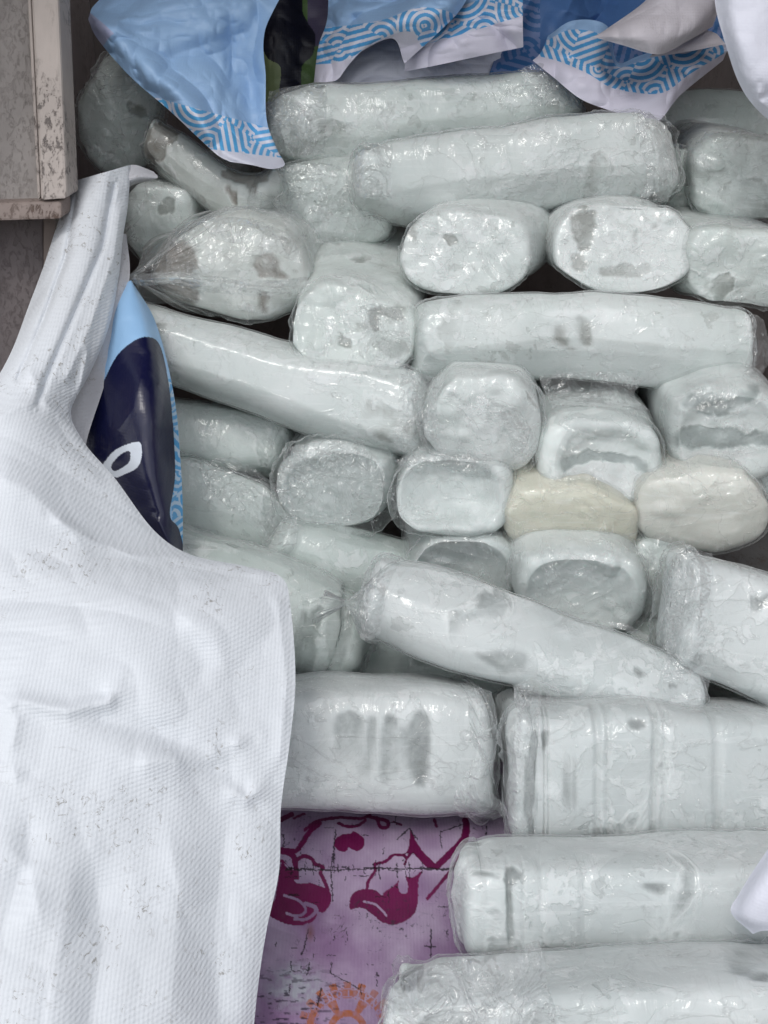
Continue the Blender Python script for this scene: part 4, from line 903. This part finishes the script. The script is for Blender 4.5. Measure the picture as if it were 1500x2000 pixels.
sheet('cloth', [[(1520, 1630, 1.04), (1560, 1620, 1.02), (1640, 1620, 1.02)], [(1478, 1690, 1.045), (1520, 1690, 1.01), (1640, 1690, 1.0)], [(1444, 1745, 1.05), (1490, 1750, 1.01), (1640, 1750, 1.0)], [(1428, 1782, 1.055), (1480, 1795, 1.02), (1640, 1800, 1.01)], [(1470, 1824, 1.05), (1505, 1818, 1.03), (1640, 1830, 1.02)]], 70, 80, M_cloth, wc2, namp=0.004, seed=95)

# loose folds of the bags, each belonging to its block
def flap(parent, rows, amp=0.006, fine=0.008, nu=90, nv=90, seed=1):
    G = catmull(catmull(np.array(rows, float), nv, 0), nu, 1)
    W = P(G[..., 0], G[..., 1], G[..., 2])
    q = W * 17 + 1.2 * np.stack([fbm(W * 16, seed, 2), fbm(W * 16 + 5, seed + 1, 2), fbm(W * 16 + 9, seed + 2, 2)], -1)
    r = ridged(q, seed + 3, 3); r2 = ridged(np.stack([q[..., 0] * 1.6, q[..., 1] * 0.5, q[..., 2] * 0.5], -1), seed + 8, 2)
    d = G[..., 2] - fine * (r * 0.7 + r2 * 0.6) + amp * fbm(W * 14, seed + 5, 2)
    # ragged outline
    e = np.minimum(np.minimum(*np.meshgrid(np.linspace(0, 1, nu), np.linspace(0, 1, nv))), 1)
    jx = 5 * fbm(W * 40, seed + 20, 2); jy = 5 * fbm(W * 40 + 3, seed + 21, 2)
    W = P(G[..., 0] + jx, G[..., 1] + jy, d)
    grid_mesh('bag_fold', W, False, mat=M_flap, parent=parent, extra={'crease': np.clip(r * 0.8 + r2 * 0.6, 0, 1)})
flap(b_near, [[(762, 1925, 0.965), (860, 1880, 0.955), (960, 1858, 0.955), (1052, 1835, 0.975)], [(752, 1960, 0.955), (850, 1930, 0.94), (960, 1910, 0.94), (1068, 1890, 0.965)], [(745, 2010, 0.95), (850, 1990, 0.93), (960, 1985, 0.93), (1085, 1980, 0.955)], [(740, 2090, 0.95), (850, 2090, 0.93), (960, 2090, 0.93), (1110, 2090, 0.955)]], fine=0.016, nu=170, nv=130, seed=101)
flap(b_rib, [[(1003, 1345, 1.21), (1025, 1335, 1.20), (1060, 1350, 1.215)], [(1008, 1400, 1.20), (1030, 1400, 1.19), (1055, 1400, 1.215)], [(996, 1480, 1.20), (1020, 1480, 1.19), (1045, 1480, 1.215)], [(986, 1560, 1.205), (1015, 1560, 1.19), (1045, 1560, 1.215)], [(990, 1610, 1.21), (1015, 1620, 1.20), (1050, 1625, 1.22)], [(1010, 1640, 1.22), (1030, 1645, 1.215), (1060, 1645, 1.225)]], fine=0.009, nu=60, nv=150, seed=111)
flap(b_short, [[(925, 1345, 1.25), (945, 1345, 1.245), (958, 1350, 1.26)], [(935, 1400, 1.245), (958, 1400, 1.24), (972, 1405, 1.26)], [(930, 1470, 1.245), (955, 1470, 1.24), (967, 1470, 1.26)], [(890, 1540, 1.245), (930, 1535, 1.235), (958, 1545, 1.26)], [(885, 1575, 1.25), (940, 1575, 1.24), (985, 1572, 1.26)], [(900, 1595, 1.26), (950, 1598, 1.26), (994, 1592, 1.27)]], fine=0.010, nu=70, nv=130, seed=121)
flap(b_pleat, [[(800, 722, 1.455), (818, 728, 1.45), (860, 735, 1.455)], [(806, 770, 1.45), (825, 775, 1.445), (852, 780, 1.45)], [(815, 830, 1.45), (832, 835, 1.445), (855, 840, 1.45)], [(838, 885, 1.455), (850, 890, 1.45), (868, 892, 1.455)]], fine=0.007, nu=50, nv=90, seed=131)
flap(b_pleat, [[(930, 775, 1.425), (960, 780, 1.42), (1010, 800, 1.43)], [(970, 830, 1.42), (1000, 835, 1.41), (1040, 840, 1.43)], [(1000, 880, 1.42), (1025, 875, 1.41), (1052, 870, 1.43)], [(1018, 905, 1.43), (1026, 908, 1.43), (1034, 904, 1.435)]], fine=0.010, nu=70, nv=70, seed=133)
flap(b_level, [[(1455, 615, 1.49), (1475, 612, 1.485), (1490, 625, 1.50)], [(1462, 660, 1.485), (1482, 660, 1.48), (1498, 655, 1.50)], [(1462, 700, 1.485), (1482, 700, 1.48), (1508, 690, 1.50)], [(1450, 740, 1.49), (1465, 742, 1.49), (1485, 738, 1.50)]], fine=0.007, nu=50, nv=80, seed=141)
flap(b_second, [[(1235, 218, 1.585), (1270, 222, 1.58), (1300, 262, 1.60)], [(1250, 280, 1.575), (1285, 280, 1.57), (1318, 300, 1.60)], [(1262, 340, 1.575), (1295, 340, 1.57), (1322, 340, 1.60)], [(1250, 395, 1.585), (1280, 400, 1.58), (1305, 392, 1.60)]], fine=0.011, nu=80, nv=100, seed=151)
flap(b_second, [[(696, 300, 1.58), (725, 285, 1.575), (765, 282, 1.58)], [(692, 340, 1.575), (722, 340, 1.565), (765, 340, 1.575)], [(700, 385, 1.575), (730, 390, 1.565), (765, 390, 1.58)]], fine=0.010, nu=60, nv=70, seed=155)
flap(b_top, [[(525, 178, 1.64), (580, 165, 1.63), (640, 165, 1.64)], [(522, 215, 1.63), (580, 215, 1.615), (640, 215, 1.63)], [(528, 255, 1.63), (580, 255, 1.615), (640, 255, 1.63)], [(540, 298, 1.64), (585, 302, 1.63), (630, 300, 1.64)]], fine=0.011, nu=90, nv=90, seed=161)
flap(b_top, [[(1010, 135, 1.655), (1060, 125, 1.65), (1090, 145, 1.66)], [(1030, 170, 1.65), (1080, 165, 1.64), (1118, 180, 1.66)], [(1040, 210, 1.65), (1090, 205, 1.64), (1140, 212, 1.66)]], fine=0.009, nu=80, nv=60, seed=165)
flap(b_dark, [[(385, 905, 1.52), (450, 895, 1.515), (520, 930, 1.52)], [(400, 945, 1.51), (470, 945, 1.50), (560, 965, 1.515)], [(440, 985, 1.51), (510, 990, 1.50), (578, 1010, 1.515)], [(500, 1040, 1.51), (540, 1040, 1.505), (580, 1060, 1.52)], [(512, 1090, 1.52), (540, 1092, 1.515), (560, 1088, 1.52)]], fine=0.012, nu=110, nv=110, seed=171)
flap(b_tilt, [[(1322, 1070, 1.275), (1350, 1070, 1.27), (1390, 1080, 1.275)], [(1312, 1130, 1.27), (1345, 1130, 1.26), (1390, 1140, 1.27)], [(1302, 1200, 1.27), (1335, 1200, 1.26), (1380, 1210, 1.27)], [(1294, 1270, 1.275), (1325, 1280, 1.27), (1375, 1300, 1.275)]], fine=0.009, nu=80, nv=120, seed=181)
flap(b_dome, [[(1052, 735, 1.50), (1150, 725, 1.49), (1262, 740, 1.50)], [(1068, 770, 1.48), (1150, 770, 1.47), (1240, 772, 1.48)], [(1080, 800, 1.455), (1160, 795, 1.45), (1270, 805, 1.455)]], fine=0.007, nu=110, nv=60, seed=191)
flap(b_crink, [[(560, 875, 1.49), (640, 860, 1.48), (720, 880, 1.49)], [(540, 930, 1.48), (640, 930, 1.465), (750, 930, 1.48)], [(548, 980, 1.48), (640, 985, 1.465), (745, 985, 1.48)], [(600, 1022, 1.49), (650, 1028, 1.48), (710, 1020, 1.49)]], fine=0.014, nu=120, nv=110, seed=201)
flap(b_slope, [[(712, 1150, 1.305), (735, 1120, 1.30), (760, 1120, 1.305)], [(708, 1200, 1.30), (728, 1190, 1.29), (752, 1180, 1.30)], [(704, 1248, 1.305), (722, 1252, 1.30), (742, 1240, 1.305)]], fine=0.008, nu=50, nv=70, seed=211)
flap(b_slope, [[(1300, 1270, 1.30), (1340, 1290, 1.295), (1388, 1318, 1.30)], [(1295, 1320, 1.29), (1340, 1330, 1.285), (1384, 1345, 1.295)], [(1290, 1360, 1.29), (1340, 1365, 1.285), (1384, 1370, 1.295)]], fine=0.008, nu=70, nv=60, seed=215)
flap(b_torn, [[(700, 600, 1.49), (740, 590, 1.48), (780, 600, 1.49)], [(705, 640, 1.485), (745, 640, 1.47), (795, 640, 1.485)], [(700, 690, 1.485), (750, 690, 1.47), (805, 695, 1.485)], [(730, 715, 1.49), (760, 722, 1.485), (800, 715, 1.49)]], fine=0.014, nu=80, nv=90, seed=221)
flap(b_long, [[(770, 705, 1.465), (800, 712, 1.46), (815, 722, 1.47)], [(778, 760, 1.455), (808, 765, 1.45), (826, 770, 1.465)], [(775, 820, 1.455), (808, 825, 1.45), (830, 830, 1.465)], [(770, 875, 1.465), (800, 885, 1.46), (835, 880, 1.47)]], fine=0.009, nu=60, nv=110, seed=231)
flap(b_green, [[(540, 330, 1.63), (600, 318, 1.62), (680, 325, 1.63)], [(528, 400, 1.62), (600, 400, 1.605), (690, 400, 1.62)], [(560, 465, 1.63), (620, 478, 1.62), (700, 470, 1.63)]], fine=0.007, nu=90, nv=80, seed=241)
flap(b_pillow, [[(262, 535, 1.50), (340, 530, 1.485), (430, 540, 1.475), (520, 545, 1.485), (598, 540, 1.50)], [(258, 546, 1.49), (340, 543, 1.465), (430, 553, 1.455), (520, 560, 1.465), (602, 556, 1.495)], [(264, 556, 1.50), (340, 560, 1.485), (430, 572, 1.475), (520, 575, 1.485), (598, 570, 1.50)]], fine=0.008, nu=150, nv=30, seed=251)
flap(b_oval, [[(770, 900, 1.45), (820, 885, 1.44), (880, 888, 1.44), (960, 885, 1.45)], [(790, 915, 1.44), (830, 905, 1.43), (880, 905, 1.43), (960, 905, 1.44)]], fine=0.006, nu=90, nv=24, seed=261)
flap(b_slope, [[(1188, 1216, 1.29), (1225, 1222, 1.285), (1268, 1240, 1.29)], [(1196, 1228, 1.285), (1228, 1238, 1.28), (1266, 1252, 1.288)]], fine=0.004, nu=60, nv=20, seed=271)
flap(b_pillow, [[(400, 425, 1.50), (480, 425, 1.49), (560, 455, 1.50)], [(400, 445, 1.49), (490, 450, 1.475), (585, 490, 1.49)], [(420, 470, 1.49), (500, 480, 1.475), (590, 520, 1.495)]], fine=0.010, nu=110, nv=60, seed=281)
flap(b_rib, [[(1005, 1338, 1.255), (1040, 1328, 1.25), (1090, 1345, 1.255)], [(1004, 1360, 1.22), (1045, 1352, 1.215), (1095, 1362, 1.225)], [(1008, 1385, 1.205), (1045, 1380, 1.20), (1090, 1385, 1.215)]], fine=0.007, nu=80, nv=50, seed=291)
